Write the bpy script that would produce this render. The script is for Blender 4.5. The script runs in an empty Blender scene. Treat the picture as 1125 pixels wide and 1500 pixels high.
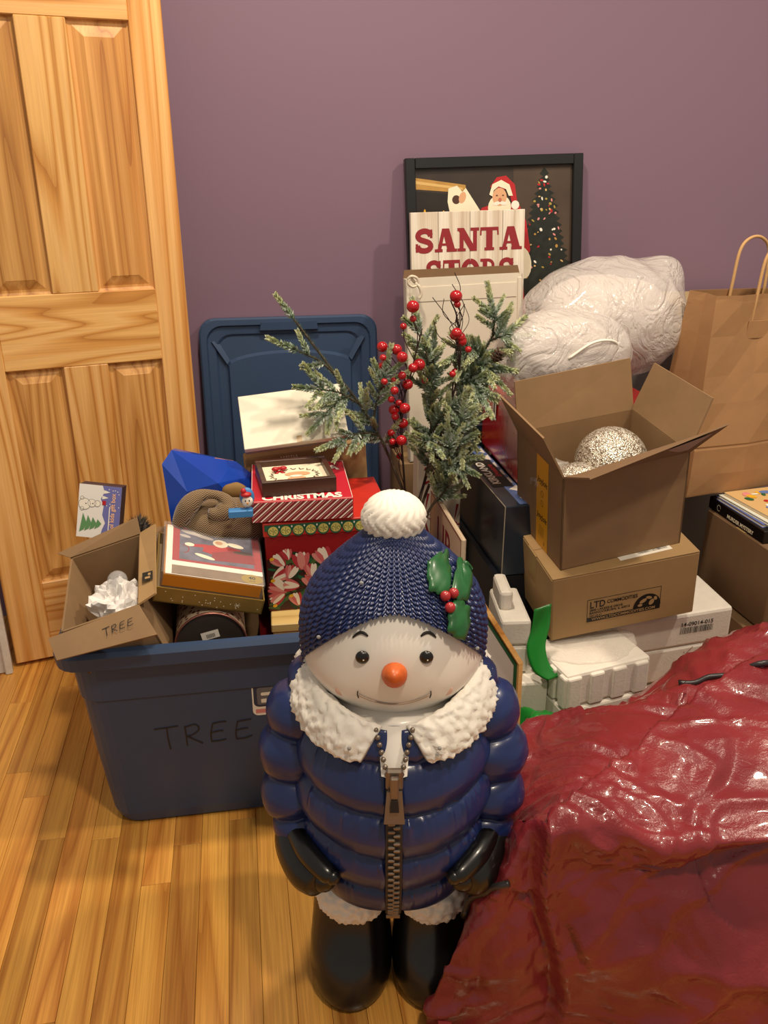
import bpy, bmesh, math, random
import numpy as np
from mathutils import Vector, noise, Euler, Matrix

rnd = random.Random(7)
S = bpy.context.scene
COL = S.collection
R = math.radians
PI = math.pi

def lin(h):
    if isinstance(h, str):
        c = [int(h[i:i+2], 16)/255 for i in (0, 2, 4)]
        return tuple(x/12.92 if x <= .04045 else ((x+.055)/1.055)**2.4 for x in c) + (1,)
    return tuple(h) + ((1,) if len(h) == 3 else ())

# ------------------------------------------------------------------ camera
cd = bpy.data.cameras.new('camera'); cam = bpy.data.objects.new('camera', cd); COL.objects.link(cam)
cd.sensor_fit = 'VERTICAL'; cd.sensor_height = 36; cd.lens = 30.0
cd.clip_start = .02
cam.location = (0, 0, 1.33); cam.rotation_euler = (R(90-22.5), 0, R(-9.5))
S.camera = cam

# ------------------------------------------------------------------ light
wd = bpy.data.worlds.new('world'); S.world = wd; wd.use_nodes = True
wd.node_tree.nodes['Background'].inputs[0].default_value = lin((1.0, .89, .76))
wd.node_tree.nodes['Background'].inputs[1].default_value = .35
def lamp(name, loc, power, size, col=(1, .84, .65)):
    d = bpy.data.lights.new(name, 'AREA'); d.shape = 'DISK'; d.size = size; d.energy = power; d.color = col
    o = bpy.data.objects.new(name, d); COL.objects.link(o); o.location = loc
    return o
lamp('ceiling_lamp_main', (.12, 1.55, 2.6), 28, .16)
lamp('ceiling_lamp_right', (1.55, 1.15, 2.55), 30, .12)
lamp('ceiling_lamp_near', (.45, .15, 2.6), 25, .2)
S.view_settings.view_transform = 'Standard'; S.view_settings.look = 'None'
S.view_settings.gamma = 1; S.view_settings.use_curve_mapping = False
S.view_settings.exposure = 0.0

# ------------------------------------------------------------------ materials
MC = {}
def nt_new(name):
    m = bpy.data.materials.new(name); m.use_nodes = True
    n = m.node_tree; b = n.nodes['Principled BSDF']
    return m, n, b
def node(n, t, **kw):
    x = n.nodes.new(t)
    for k, v in kw.items(): setattr(x, k, v)
    return x
def math_(n, op, a, b=None):
    x = node(n, 'ShaderNodeMath', operation=op)
    for i, v in enumerate((a, b)):
        if v is None: continue
        if isinstance(v, (int, float)): x.inputs[i].default_value = v
        else: n.links.new(v, x.inputs[i])
    return x.outputs[0]
def ramp(n, fac, stops):
    r = node(n, 'ShaderNodeValToRGB'); e = r.color_ramp.elements
    while len(e) < len(stops): e.new(.5)
    for el, (p, c) in zip(e, stops): el.position = p; el.color = lin(c)
    n.links.new(fac, r.inputs[0]); return r.outputs[0]
def mapped(n, scale, rand=False):
    tc = node(n, 'ShaderNodeTexCoord'); mp = node(n, 'ShaderNodeMapping')
    mp.inputs['Scale'].default_value = scale
    n.links.new(tc.outputs['Object'], mp.inputs[0])
    if rand:
        oi = node(n, 'ShaderNodeObjectInfo'); k = math_(n, 'MULTIPLY', oi.outputs['Random'], 37.0)
        cb = node(n, 'ShaderNodeCombineXYZ')
        for i in range(3): n.links.new(k, cb.inputs[i])
        n.links.new(cb.outputs[0], mp.inputs[1])
    return mp.outputs[0]
def noise_tex(n, vec, scale, detail=3, rough=.5, dist=0):
    t = node(n, 'ShaderNodeTexNoise'); t.inputs['Scale'].default_value = scale
    t.inputs['Detail'].default_value = detail; t.inputs['Roughness'].default_value = rough
    t.inputs['Distortion'].default_value = dist
    n.links.new(vec, t.inputs['Vector']); return t.outputs[0]
def bump(n, b, h, strength, dist=.002):
    bp = node(n, 'ShaderNodeBump'); bp.inputs['Strength'].default_value = strength; bp.inputs['Distance'].default_value = dist
    n.links.new(h, bp.inputs['Height']); n.links.new(bp.outputs[0], b.inputs['Normal'])
def M(name, col, rough=.5, metal=0, var=0, vs=12, bmp=0, bs=200, bd=.001, coat=0, spec=.5, trans=0, alpha=1, sheen=0, stretch=(1, 1, 1), sub=0):
    if name in MC: return MC[name]
    m, n, b = nt_new(name)
    b.inputs['Base Color'].default_value = lin(col); b.inputs['Roughness'].default_value = rough
    b.inputs['Metallic'].default_value = metal; b.inputs['Specular IOR Level'].default_value = spec
    b.inputs['Coat Weight'].default_value = coat; b.inputs['Coat Roughness'].default_value = .12
    b.inputs['Transmission Weight'].default_value = trans; b.inputs['Alpha'].default_value = alpha
    b.inputs['Sheen Weight'].default_value = sheen
    if sub: b.inputs['Subsurface Weight'].default_value = sub; b.inputs['Subsurface Scale'].default_value = .01
    if var or bmp: v = mapped(n, stretch)
    if var:
        f = noise_tex(n, v, vs, 4, .6); c = lin(col)
        lo = tuple(max(0, x*(1-var)) for x in c[:3]); hi = tuple(min(1, x*(1+var*.7)) for x in c[:3])
        r = node(n, 'ShaderNodeValToRGB'); r.color_ramp.elements[0].position = .3; r.color_ramp.elements[1].position = .7
        r.color_ramp.elements[0].color = lo+(1,); r.color_ramp.elements[1].color = hi+(1,)
        n.links.new(f, r.inputs[0]); n.links.new(r.outputs[0], b.inputs['Base Color'])
    if bmp: bump(n, b, noise_tex(n, v, bs, 3, .6), bmp, bd)
    MC[name] = m; return m
def wood(name, stops, axis='Z', sc=7, along=.055, rings=9, rough=.4, randcol=0, fine=.25, coat=0):
    if name in MC: return MC[name]
    m, n, b = nt_new(name)
    s = [sc]*3; s['XYZ'.index(axis)] = sc*along
    v = mapped(n, s, True)
    f = noise_tex(n, v, 1.0, 2, .4, .3)
    fr = math_(n, 'FRACT', math_(n, 'MULTIPLY', f, rings))
    c = ramp(n, fr, stops)
    s2 = [260]*3; s2['XYZ'.index(axis)] = 5
    v2 = mapped(n, s2, True); g = noise_tex(n, v2, 1.0, 2, .6)
    mx = node(n, 'ShaderNodeMix', data_type='RGBA', blend_type='MULTIPLY'); mx.inputs[0].default_value = fine
    gr = ramp(n, g, [(.3, (.45, .35, .25)), (.65, (1, 1, 1))])
    n.links.new(c, mx.inputs[6]); n.links.new(gr, mx.inputs[7]); out = mx.outputs[2]
    if randcol:
        oi = node(n, 'ShaderNodeObjectInfo'); h = node(n, 'ShaderNodeHueSaturation')
        mr = node(n, 'ShaderNodeMapRange'); mr.inputs[3].default_value = 1-randcol; mr.inputs[4].default_value = 1+randcol*.55
        n.links.new(oi.outputs['Random'], mr.inputs[0]); n.links.new(mr.outputs[0], h.inputs['Value'])
        r2 = math_(n, 'FRACT', math_(n, 'MULTIPLY', oi.outputs['Random'], 7.3))
        mh = node(n, 'ShaderNodeMapRange'); mh.inputs[3].default_value = .494; mh.inputs[4].default_value = .5005
        n.links.new(r2, mh.inputs[0]); n.links.new(mh.outputs[0], h.inputs['Hue'])
        n.links.new(out, h.inputs['Color']); out = h.outputs[0]
    n.links.new(out, b.inputs['Base Color'])
    b.inputs['Roughness'].default_value = rough; b.inputs['Coat Weight'].default_value = coat; b.inputs['Coat Roughness'].default_value = .2
    bump(n, b, g, .08, .001)
    MC[name] = m; return m

# ------------------------------------------------------------------ mesh helpers
def mk(name, V, F, mats, parent=None, loc=(0, 0, 0), rot=None, smooth=False, fm=None, mesh=None):
    if mesh is None:
        mesh = bpy.data.meshes.new(name); mesh.from_pydata([tuple(map(float, v)) for v in V], [], [tuple(int(i) for i in f) for f in F])
        if not isinstance(mats, (list, tuple)): mats = [mats]
        for m in mats: mesh.materials.append(m)
        if fm is not None: mesh.polygons.foreach_set('material_index', fm)
        if smooth: mesh.polygons.foreach_set('use_smooth', [True]*len(mesh.polygons))
        mesh.update()
    o = bpy.data.objects.new(name, mesh); COL.objects.link(o)
    if parent: o.parent = parent
    o.location = loc
    if rot is not None: orient(o, rot)
    return o
def orient(o, rot):           # (yaw, rx, ry) in degrees: Rz @ Rx @ Ry
    o.rotation_mode = 'YXZ'; o.rotation_euler = (R(rot[1]), R(rot[2]), R(rot[0]))
def tag(o, label, cat, group=None, kind=None):
    if label: o['label'] = label
    if cat: o['category'] = cat
    if group: o['group'] = group
    if kind: o['kind'] = kind
    return o
def thing(name, label, cat, loc=(0, 0, 0), rot=None, group=None):
    o = bpy.data.objects.new(name, None); COL.objects.link(o); o.location = loc; o.empty_display_size = .05
    if rot is not None: orient(o, rot)
    return tag(o, label, cat, group)
def structure(o): o['kind'] = 'structure'; return o
def join(*parts):
    V, F = [], []
    for v, f in parts:
        k = len(V); V += [tuple(p) for p in v]; F += [tuple(i+k for i in q) for q in f]
    return V, F
def box(w, d, h, b=.0015, o=(0, 0, 0), seg=1):
    bm = bmesh.new(); bmesh.ops.create_cube(bm, size=1)
    for v in bm.verts: v.co = Vector(((v.co.x+.5)*w+o[0], (v.co.y+.5)*d+o[1], (v.co.z+.5)*h+o[2]))
    if b: bmesh.ops.bevel(bm, geom=bm.edges[:], offset=min(b, w*.3, d*.3, h*.3), segments=seg, profile=.5, affect='EDGES', clamp_overlap=True)
    bm.verts.index_update(); r = ([tuple(v.co) for v in bm.verts], [tuple(v.index for v in f.verts) for f in bm.faces]); bm.free(); return r
def grid(P, wu=False, wv=False, cap0=False, cap1=False):
    P = np.asarray(P, float); nu, nv = P.shape[:2]
    V = P.reshape(-1, 3).tolist(); F = []
    for i in range(nu if wu else nu-1):
        for j in range(nv if wv else nv-1):
            a, b = i, (i+1) % nu; c, d = j, (j+1) % nv
            F.append((a*nv+c, b*nv+c, b*nv+d, a*nv+d))
    if cap0: F.append(tuple(i*nv for i in range(nu))[::-1])
    if cap1: F.append(tuple(i*nv+nv-1 for i in range(nu)))
    return V, F
def lathe(prof, n=24, sx=1, sy=1, o=(0, 0, 0), cap=True):
    th = np.linspace(0, 2*PI, n, endpoint=False)
    P = np.array([[(o[0]+r*sx*math.cos(t), o[1]+r*sy*math.sin(t), o[2]+z) for r, z in prof] for t in th])
    return grid(P, True, False, cap, cap)
def ell(c, r, n=20, m=12):
    th = np.linspace(0, 2*PI, n, endpoint=False); ph = np.linspace(-PI/2+.02, PI/2-.02, m)
    P = np.array([[(c[0]+r[0]*math.cos(p)*math.cos(t), c[1]+r[1]*math.cos(p)*math.sin(t), c[2]+r[2]*math.sin(p)) for p in ph] for t in th])
    return grid(P, True, False, True, True)
def catmull(pts, per=8):
    p = [np.array(q, float) for q in pts]; p = [2*p[0]-p[1]]+p+[2*p[-1]-p[-2]]; out = []
    for i in range(1, len(p)-2):
        for k in range(per):
            t = k/per; a, b, c, d = p[i-1:i+3]
            out.append(.5*(2*b+(c-a)*t+(2*a-5*b+4*c-d)*t*t+(3*b-a-3*c+d)*t**3))
    out.append(p[-2]); return np.array(out)
def tube(pts, rad, n=8, cap=True):
    pts = np.array(pts, float); N = len(pts)
    rad = [rad]*N if isinstance(rad, (int, float)) else rad
    T = np.gradient(pts, axis=0); T /= np.linalg.norm(T, axis=1)[:, None]+1e-12
    up = np.array([0, 0, 1.]) if abs(T[0][2]) < .9 else np.array([1., 0, 0])
    rows = []
    a = np.cross(T[0], up); a /= np.linalg.norm(a)
    for i in range(N):
        a = a-T[i]*(a@T[i]); a /= np.linalg.norm(a)+1e-12; b = np.cross(T[i], a)
        rows.append([pts[i]+rad[i]*(a*math.cos(2*PI*k/n)+b*math.sin(2*PI*k/n)) for k in range(n)])
    P = np.array(rows).transpose(1, 0, 2)
    return grid(P, True, False, cap, cap)
def slab(c, t):               # quad of four corners made thick along its normal
    c = [np.array(p, float) for p in c]; n = np.cross(c[1]-c[0], c[3]-c[0]); n = n/np.linalg.norm(n)*t
    V = c+[p+n for p in c]
    return V, [(3, 2, 1, 0), (4, 5, 6, 7), (0, 1, 5, 4), (1, 2, 6, 5), (2, 3, 7, 6), (3, 0, 4, 7)]
def rrect(x0, x1, y0, y1, r, n=5):
    out = []
    for cx, cy, a in ((x1-r, y1-r, 0), (x0+r, y1-r, 90), (x0+r, y0+r, 180), (x1-r, y0+r, 270)):
        for k in range(n+1):
            t = R(a+90*k/n); out.append((cx+r*math.cos(t), cy+r*math.sin(t)))
    return out
def loft(loops, cap0=False, cap1=False):     # loops: (x0,x1,y0,y1,r,z)
    P = np.array([[(x, y, l[5]) for x, y in rrect(*l[:5])] for l in loops]).transpose(1, 0, 2)
    return grid(P, True, False, cap0, cap1)
def lumpy(V, amp, freq, kind='fbm', seed=0, c=None):
    V = np.array(V, float); c = V.mean(0) if c is None else np.array(c); out = []
    off = Vector((seed*3.1, seed*1.7, seed*2.3))
    for p in V:
        d = p-c; L = np.linalg.norm(d)+1e-9; q = Vector(p)*freq+off
        if kind == 'fbm': k = noise.fractal(q, 1, 2, 4)
        elif kind == 'ridge': k = 1-2*abs(noise.noise(q))+.5*(1-2*abs(noise.noise(q*2.1)))-.6
        else: k = .7-noise.cell_vector(q)[0] if kind == 'cell' else (.45-noise.voronoi(q)[0][0])
        out.append(p+d/L*k*amp)
    return out

# ---- flat print: coloured shapes in a plane, thin layers
def rect(x0, y0, x1, y1): return [(x0, y0), (x1, y0), (x1, y1), (x0, y1)]
def oval(cx, cy, rx, ry, a=0, n=18):
    c, s = math.cos(R(a)), math.sin(R(a)); out = []
    for k in range(n):
        x, y = rx*math.cos(2*PI*k/n), ry*math.sin(2*PI*k/n); out.append((cx+x*c-y*s, cy+x*s+y*c))
    return out
def ribbon(pts, w):
    p = np.array(pts, float); T = np.gradient(p, axis=0); T /= np.linalg.norm(T, axis=1)[:, None]+1e-9
    N = np.stack([-T[:, 1], T[:, 0]], 1)*w/2
    return (p+N).tolist(), (p-N).tolist()
class Print:
    def __init__(s): s.V = []; s.F = []; s.fm = []; s.mats = []; s.k = 0
    def lay(s, layer): s.k += 1; return layer+(s.k % 12)*.035
    def _m(s, m):
        if m not in s.mats: s.mats.append(m)
        return s.mats.index(m)
    def poly(s, m, pts, layer=1):
        layer = s.lay(layer); k = len(s.V); s.V += [(x, y, layer) for x, y in pts]; s.F.append(tuple(range(k, k+len(pts)))); s.fm.append(s._m(m)); return s
    def line(s, m, pts, w, layer=1):
        layer = s.lay(layer); a, b = ribbon(pts, w); k = len(s.V); n = len(a)
        s.V += [(x, y, layer) for x, y in a+b]
        for i in range(n-1): s.F.append((k+n+i, k+n+i+1, k+i+1, k+i)); s.fm.append(s._m(m))
        return s
    def text(s, m, body, x, y, size, layer=1, bold=0, align='CENTER', sx=1, shear=0, rot=0):
        c = bpy.data.curves.new('t', 'FONT'); c.body = body; c.size = size; c.align_x = align; c.offset = bold; c.shear = shear; c.resolution_u = 3
        o = bpy.data.objects.new('t', c); me = o.to_mesh(); k = len(s.V)
        ca, sa = math.cos(R(rot)), math.sin(R(rot))
        for v in me.vertices:
            X, Y = v.co.x*sx, v.co.y; s.V.append((x+X*ca-Y*sa, y+X*sa+Y*ca, layer))
        for p in me.polygons: s.F.append(tuple(k+i for i in p.vertices)); s.fm.append(s._m(m))
        o.to_mesh_clear(); bpy.data.objects.remove(o); bpy.data.curves.remove(c); return s
    def build(s, name, parent, O, U, Vv, lift=.0005, step=.0003):
        U = np.array(U, float); Vv = np.array(Vv, float); N = np.cross(U, Vv); N /= np.linalg.norm(N); O = np.array(O, float)
        P = [O+U*x+Vv*y+N*(lift+step*l) for x, y, l in s.V]
        return mk(name, P, s.F, s.mats, parent, fm=s.fm)

# common materials
kraft = M('kraft_cardboard', '907250', .8, var=.13, vs=9, bmp=.1, bs=90)
kraft2 = M('tan_cardboard', 'a8875a', .8, var=.12, vs=7)
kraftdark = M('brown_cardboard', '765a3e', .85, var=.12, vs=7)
kpaper = M('kraft_paper', 'a67c52', .75, var=.1, vs=6, bmp=.25, bs=14, bd=.006)
white = M('white_paper', 'efe9dc', .6)
cream = M('cream_paper', 'efe4c8', .65, var=.05)
black = M('black_ink', '15130f', .6)
red = M('red_print', 'b41a22', .45); maroon = M('maroon_print', '8e1f28', .5)
green = M('green_print', '1f5b34', .5); dgreen = M('dark_green_print', '16351f', .5)
gold = M('gold_print', 'b39a4a', .4, .3); pink = M('pink_print', 'd98a86', .5); yellow = M('yellow_print', 'e0a920', .5)
skin = M('peach_print', 'd9a57c', .5); brown = M('brown_print', '4b2c1a', .5); grey = M('grey_print', '6a6a70', .5)
orange = M('orange_print', 'c98226', .5)

# ================================================================== SETTING
oak = [(0, 'b5772f'), (.12, 'c98b3c'), (.5, 'e2a84f'), (.85, 'da9e48'), (1, 'c08238')]
m_floor = wood('oak_floor', oak, 'Y', 10, .04, 6, .30, .26, .5, .15)
fl = structure(mk('floor', *box(4.2, 3.5, .05, 0, (-1.9, -.7, -.069)), M('subfloor', '2a180c', .9)))
x = -1.75; pw = .0572
while x < 1.95:
    y = -.65-rnd.random()*.6
    while y < 2.52:
        L = rnd.uniform(.4, 1.2); y0 = max(y, -.65); y1 = min(y+L, 2.53)
        if y1-y0 > .04:
            mk('plank', *box(pw-.0006, y1-y0-.0006, .018, .0006), m_floor, fl, (x, y0, -.018))
        y += L
    x += pw
m_wall = M('purple_paint', '80677a', .62, bmp=.06, bs=300, spec=.35)
structure(mk('wall_back', *box(5.2, .1, 2.7, 0, (-1.9, 2.52, 0)), m_wall))
# door, open almost flat against the back wall
pine = [(0, 'bd803a'), (.10, 'db9f52'), (.35, 'f0c07a'), (.8, 'ecba70'), (1, 'd0964c')]
m_pv = wood('pine_upright', pine, 'Z', 7, .05, 13, .35, .08, .25, .15)
m_ph = wood('pine_crosswise', pine, 'X', 7, .05, 13, .35, .06, .25, .15)
m_pp = wood('pine_panel', [(0, 'a87034'), (.15, 'c69048'), (.5, 'e0ac64'), (1, 'bd8640')], 'Z', 9, .045, 13, .5, .12, .3, 0)
dr = structure(thing('door_1', None, None, (-.683, 2.204, .012), (13.8, 0, 0)))
T = .035
DW = .565
def door_part(nm, w, h, x, z, m): mk(nm, *box(w, T, h, .002), m, dr, (x, 0, z))
door_part('stile', .10, 2.03, 0, 0, m_pv); door_part('stile', .078, 2.03, DW-.078, 0, m_pv)
for z0, z1 in ((0, .235), (.825, 1.008), (1.612, 1.70), (1.93, 2.03)):
    door_part('rail', DW-.178, z1-z0, .10, z0, m_ph)
for z0, z1 in ((.235, .825), (1.008, 1.612), (1.70, 1.93)):
    door_part('mullion', .11, z1-z0, .238, z0, m_pv)
    for x0, x1 in ((.10, .238), (.348, DW-.078)):
        e, f = .012, .034       # recessed field with a raised centre
        V = []
        for ins, yy in ((0, .010), (e*.5, .013), (e, .013), (f, .005), (f+.002, .004)):
            V += [(x0+ins, yy, z0+ins), (x1-ins, yy, z0+ins), (x1-ins, yy, z1-ins), (x0+ins, yy, z1-ins)]
        F = [(4*k+i, 4*k+(i+1) % 4, 4*k+4+(i+1) % 4, 4*k+4+i) for k in range(4) for i in range(4)]+[(16, 17, 18, 19)]
        V += [(x0, .026, z0), (x1, .026, z0), (x1, .026, z1), (x0, .026, z1)]; F.append((23, 22, 21, 20))
        mk('raised_panel', V, F, m_pp, dr)
structure(mk('trim_1', *join(box(.12, .03, 2.2, .004), box(.02, .05, 2.2, .003, (.10, -.012, 0))), M('white_trim', 'd8d2c8', .5, var=.1, vs=60), loc=(-.805, 2.155, 0), rot=(13.8, 0, 0)))

# ================================================================== BLUE TOTE AND LID
m_tote = M('blue_plastic', '324665', .40, var=.05, vs=5, bmp=.05, bs=500)
tote = thing('storage_tote', 'large open blue plastic storage tote with TREE written on its front', 'storage tote')
X0, X1, Y0, Y1 = -.395, .44, 1.455, 1.965
def inset(a, z, r=.05): return (X0+a, X1-a, Y0+a, Y1-a, r, z)
V, F = loft([inset(.075, .0, .05), inset(.064, .006, .055), inset(.058, .03), inset(.043, .20), inset(.034, .335), inset(.030, .34), inset(.024, .437)], True)
V2, F2 = loft([inset(.068, .012), inset(.061, .03), inset(.046, .20), inset(.037, .335), inset(.027, .452)], True)
F2 = [f[::-1] for f in F2]
mk('tub', *join((V, F), (V2, F2)), m_tote, tote, smooth=False)
mk('rim', *loft([inset(.027, .452), inset(.020, .465), inset(.006, .464), inset(0, .455), inset(.002, .428), inset(.008, .428), inset(.010, .445), inset(.027, .445)]), m_tote, tote)
def tf(x, z): return (x, Y0+.0605-.088*z if z < .2 else Y0+.043-.066*(z-.2), z)     # a point on the sloping front
p = Print(); mk_ = M('marker_ink', '14161c', .5)
def strokes(pr, m, S_, x, y, s, w, layer=1):
    for st in S_: pr.line(m, catmull([(x+a*s, y+b*s) for a, b in st], 4), w, layer)
TREE = [[(0, 1), (.5, 1.02), (.95, 1.06)], [(.5, 1.02), (.5, .5), (.55, -.1)],
        [(1.2, 1.0), (1.22, .5), (1.22, 0)], [(1.2, .95), (1.6, 1.05), (1.75, .8), (1.5, .55), (1.25, .5)], [(1.25, .5), (1.5, .3), (1.85, .05)],
        [(2.3, 1), (2.2, .5), (2.2, .1)], [(2.3, 1), (2.6, 1.05), (2.85, 1.05)], [(2.2, .55), (2.5, .6), (2.7, .6)], [(2.2, .1), (2.5, .1), (2.8, .15)],
        [(3.3, 1), (3.2, .5), (3.2, .1)], [(3.3, 1), (3.6, 1.02), (3.85, 1.05)], [(3.2, .55), (3.5, .6), (3.7, .6)], [(3.2, .1), (3.5, .1), (3.85, .2)]]
strokes(p, mk_, TREE, -.225, .205, .051, .0028)
a0, a1 = np.array(tf(0, .2)), np.array(tf(0, .3))
vv = (a1-a0)/.1
p.build('marker_lettering', tote, a0-vv*.2, (1, 0, 0), vv, .001)
p = Print(); st_blue = M('sticker_blue', '2a3350', .5)
def rr(x0, y0, x1, y1, r): return [(a, b) for a, b in rrect(x0, x1, y0, y1, r, 4)]
p.poly(white, rr(0, 0, .09, .105, .012), 0).poly(st_blue, rr(.003, .022, .087, .102, .011), 1).poly(maroon, rr(.003, .074, .087, .102, .013), 2)
p.poly(white, rr(.006, .077, .084, .099, .011), 3).text(maroon, 'Sterilite', .045, .082, .019, 4, .0004)
p.poly(grey, rr(.010, .027, .080, .070, .005), 2).poly(white, rr(.018, .05, .05, .058, .003), 3).poly(white, rr(.018, .032, .045, .042, .002), 3)
p.poly(pink, rect(.006, .006, .05, .016), 1)
p.build('maker_sticker', tote, np.array(tf(-.024, .266)), (1, 0, 0), vv, .001)
# lid, standing on its short end against the wall
lid = thing('tote_lid', 'blue plastic tote lid standing upright against the purple wall', 'lid', (-.118, 2.40, .0), (0, -5.5, 0))
LW, LH = .513, .915
def lp(a, y, r=.045): return [(px, y, pz) for px, pz in rrect(a, LW-a, a, LH-a, r, 5)]
P = np.array([lp(0, .03), lp(0, .005), lp(.005, 0), lp(.02, 0), lp(.024, .008), lp(.045, .01), lp(.055, .02)]).transpose(1, 0, 2)
mk('lid_rim', *grid(P, True, False), m_tote, lid)
arch = [(px, .016+.0*px, pz) for px, pz in rrect(.05, LW-.05, .05, LH-.05, .03, 5)]
mk('lid_panel', arch, [tuple(range(len(arch)))[::-1]], m_tote, lid)
# raised field with an arched top
fld = [(.075, .05), (LW-.075, .05), (LW-.075, LH-.13)]+[(LW/2+(LW/2-.075)*math.cos(t), LH-.13+.035*math.sin(t)) for t in np.linspace(.0, PI, 13)][1:-1]+[(.075, LH-.13)]
n = len(fld); V = [(a, .015, b) for a, b in fld]+[(a+(LW/2-a)*.03, .006, b+(.45-b)*.02) for a, b in fld]
mk('raised_field', V, [tuple(range(n, 2*n))]+[(i, (i+1) % n, n+(i+1) % n, n+i) for i in range(n)], m_tote, lid)
for s in (0, 1):
    xx = .075 if s == 0 else LW-.075; dx = -.04 if s == 0 else .04
    mk('corner_gusset', *slab([(xx, .004, LH-.13), (xx+dx, .004, LH-.065), (xx+dx*.6, .016, LH-.06), (xx-dx*.2, .014, LH-.12)], .004), m_tote, lid)
mk('handle_recess', *loft([(LW/2-.085, LW/2+.085, -.004, .012, .006, LH-.036), (LW/2-.08, LW/2+.08, -.006, .01, .006, LH-.014)], True, True), m_tote, lid)

# ================================================================== CARTONS
edge = M('corrugated_edge', 'b8925c', .9, var=.3, vs=300)
def open_box(w, d, h, t=.004):
    return join(box(w, d, t, 0), box(w, t, h, 0), box(w, t, h, 0, (0, d-t, 0)), box(t, d, h, 0), box(t, d, h, 0, (w-t, 0, 0)))
ltd = thing('shipping_carton', 'closed brown carton with printed globe logo under the open carton', 'box', (.662, 1.619, .300), (2.2, 7, -6.4))
w, d, h = .353, .249, .171
mk('carton_body', *box(w, d, h, .003), kraft2, ltd)
mk('tape_strip', *box(w+.001, .05, .0008, 0, (-.0005, d/2-.025, h)), M('packing_tape', 'b99a68', .25), ltd)
mk('tape_end', *box(.0008, .05, .07, 0, (-.001, d/2-.025, h-.07)), M('packing_tape', 'b99a68'), ltd)
for q in (0, 1): mk('top_flap', *box(w-.002, d/2-.001, .003, .001, (.001, q*(d/2+.001), h)), kraft2, ltd)
p = Print(); bx0, by0, bx1, by1 = .085, .035, .265, .098
for a, b, c, e in ((bx0, by0, bx1, by0+.0012), (bx0, by1-.0012, bx1, by1), (bx0, by0, bx0+.0012, by1), (bx1-.0012, by0, bx1, by1)): p.poly(black, rect(a, b, c, e))
p.poly(black, rect(bx0, by0, bx1, by0+.012), 1).text(kraft2, 'WWW.LTDCOMMODITIES.COM', (bx0+bx1)/2, by0+.0025, .0108, 2, .0002)
p.text(black, 'LTD', bx0+.006, .073, .026, 1, .0005, 'LEFT', .8).text(black, 'COMMODITIES', bx0+.048, .079, .0135, 1, .0003, 'LEFT', .82)
p.text(black, '2800 LAKESIDE DRIVE', bx0+.006, .064, .0085, 1, .0002, 'LEFT').text(black, 'BANNOCKBURN, IL 60015', bx0+.006, .056, .0085, 1, .0002, 'LEFT').text(black, 'VISIT US AT', bx0+.006, .049, .006, 1, .0001, 'LEFT')
gl = [(.232+.034*math.cos(t), by0+.012+.036*math.sin(t)) for t in np.linspace(0, PI, 20)]
p.poly(black, gl, 1)
for cx, cy, rx, ry, a in ((.222, .065, .010, .005, 30), (.236, .072, .008, .004, -20), (.243, .058, .009, .006, 60), (.215, .054, .006, .004, 0), (.252, .067, .004, .006, 20)): p.poly(kraft2, oval(cx, cy, rx, ry, a, 10), 2)
p.build('printed_logo', ltd, (0, 0, 0), (1, 0, 0), (0, 0, 1))
p = Print().poly(white, rect(0, 0, .13, .06), 0)
for k in range(26): p.poly(black, rect(.05+k*.0028, .008, .05+k*.0028+rnd.uniform(.0006, .002), .035), 1)
p.build('shipping_label', ltd, (.17, .02, h+.003), (1, .06, 0), (-.06, 1, 0))

joy = thing('open_carton', 'open brown carton with yellow tape label holding glittery white balls', 'box', (.672, 1.625, .4765), (5.6, 7, -6.6))
w, d, h = .297, .247, .237
mk('carton_body', *open_box(w, d, h), kraft, joy)
t = .004
mk('flap', *slab([(0, d, h), (w, d, h), (w-.004, d+.025, h+.122), (.0, d+.02, h+.118)], t), kraft, joy)
mk('flap', *slab([(w, d, h), (w, 0, h), (w+.05, .012, h+.112), (w+.045, d-.008, h+.112)], t), kraft, joy)
mk('flap', *slab([(0, 0, h), (0, d, h), (-.045, d-.004, h+.10), (-.045, .006, h+.10)], t), kraft, joy)
mk('flap', *slab([(w, 0, h), (0, 0, h), (.006, -.105, h+.05), (w+.03, -.075, h+.092)], t), kraftdark, joy)
fa, fb_, fc, fd = [np.array(q_) for q_ in ((w, 0, h), (0, 0, h), (.006, -.105, h+.05), (w+.03, -.075, h+.092))]
def on_flap(u, v): return (fa*(1-u)+fb_*u)*(1-v)+(fd*(1-u)+fc*u)*v+np.array([0, -.0009, -.0007])
mk('torn_label', *slab([on_flap(.08, .2), on_flap(.08, .85), on_flap(.36, .8), on_flap(.42, .35)], .0003), M('torn_paper', 'a08a80', .7), joy)
p = Print(); ylab = M('yellow_label', 'e5a51c', .45)
p.poly(ylab, rect(0, 0, .062, h-.004), 0)
def vtext(body, x, y, s): p.text(black, body, x, y, s, 1, .0003, 'CENTER', 1, .2)
vtext('JoyJolt', .031, .168, .02); vtext('JoyJolt', .031, .075, .02)
for yy in (.143, .118): p.line(black, [(.031+.006*math.cos(q), yy+.008*math.sin(q)) for q in np.linspace(0, 2*PI, 14)], .0012)
for k in range(4): p.line(black, [(.018+.007*k, .028), (.020+.007*k, .058)], .0012)
p.text(black, '0', .045, .012, .012, 1)
p.build('yellow_tape_label', joy, (0, d*.5+.01, .002), (0, -1, 0), (0, 0, 1))
glit = M('silver_glitter', 'd8d2c4', .3)
m_, n_, b_ = nt_new('glitter'); vv_ = mapped(n_, (1, 1, 1)); vt = node(n_, 'ShaderNodeTexVoronoi'); vt.inputs['Scale'].default_value = 330
n_.links.new(vv_, vt.inputs['Vector'])
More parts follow.
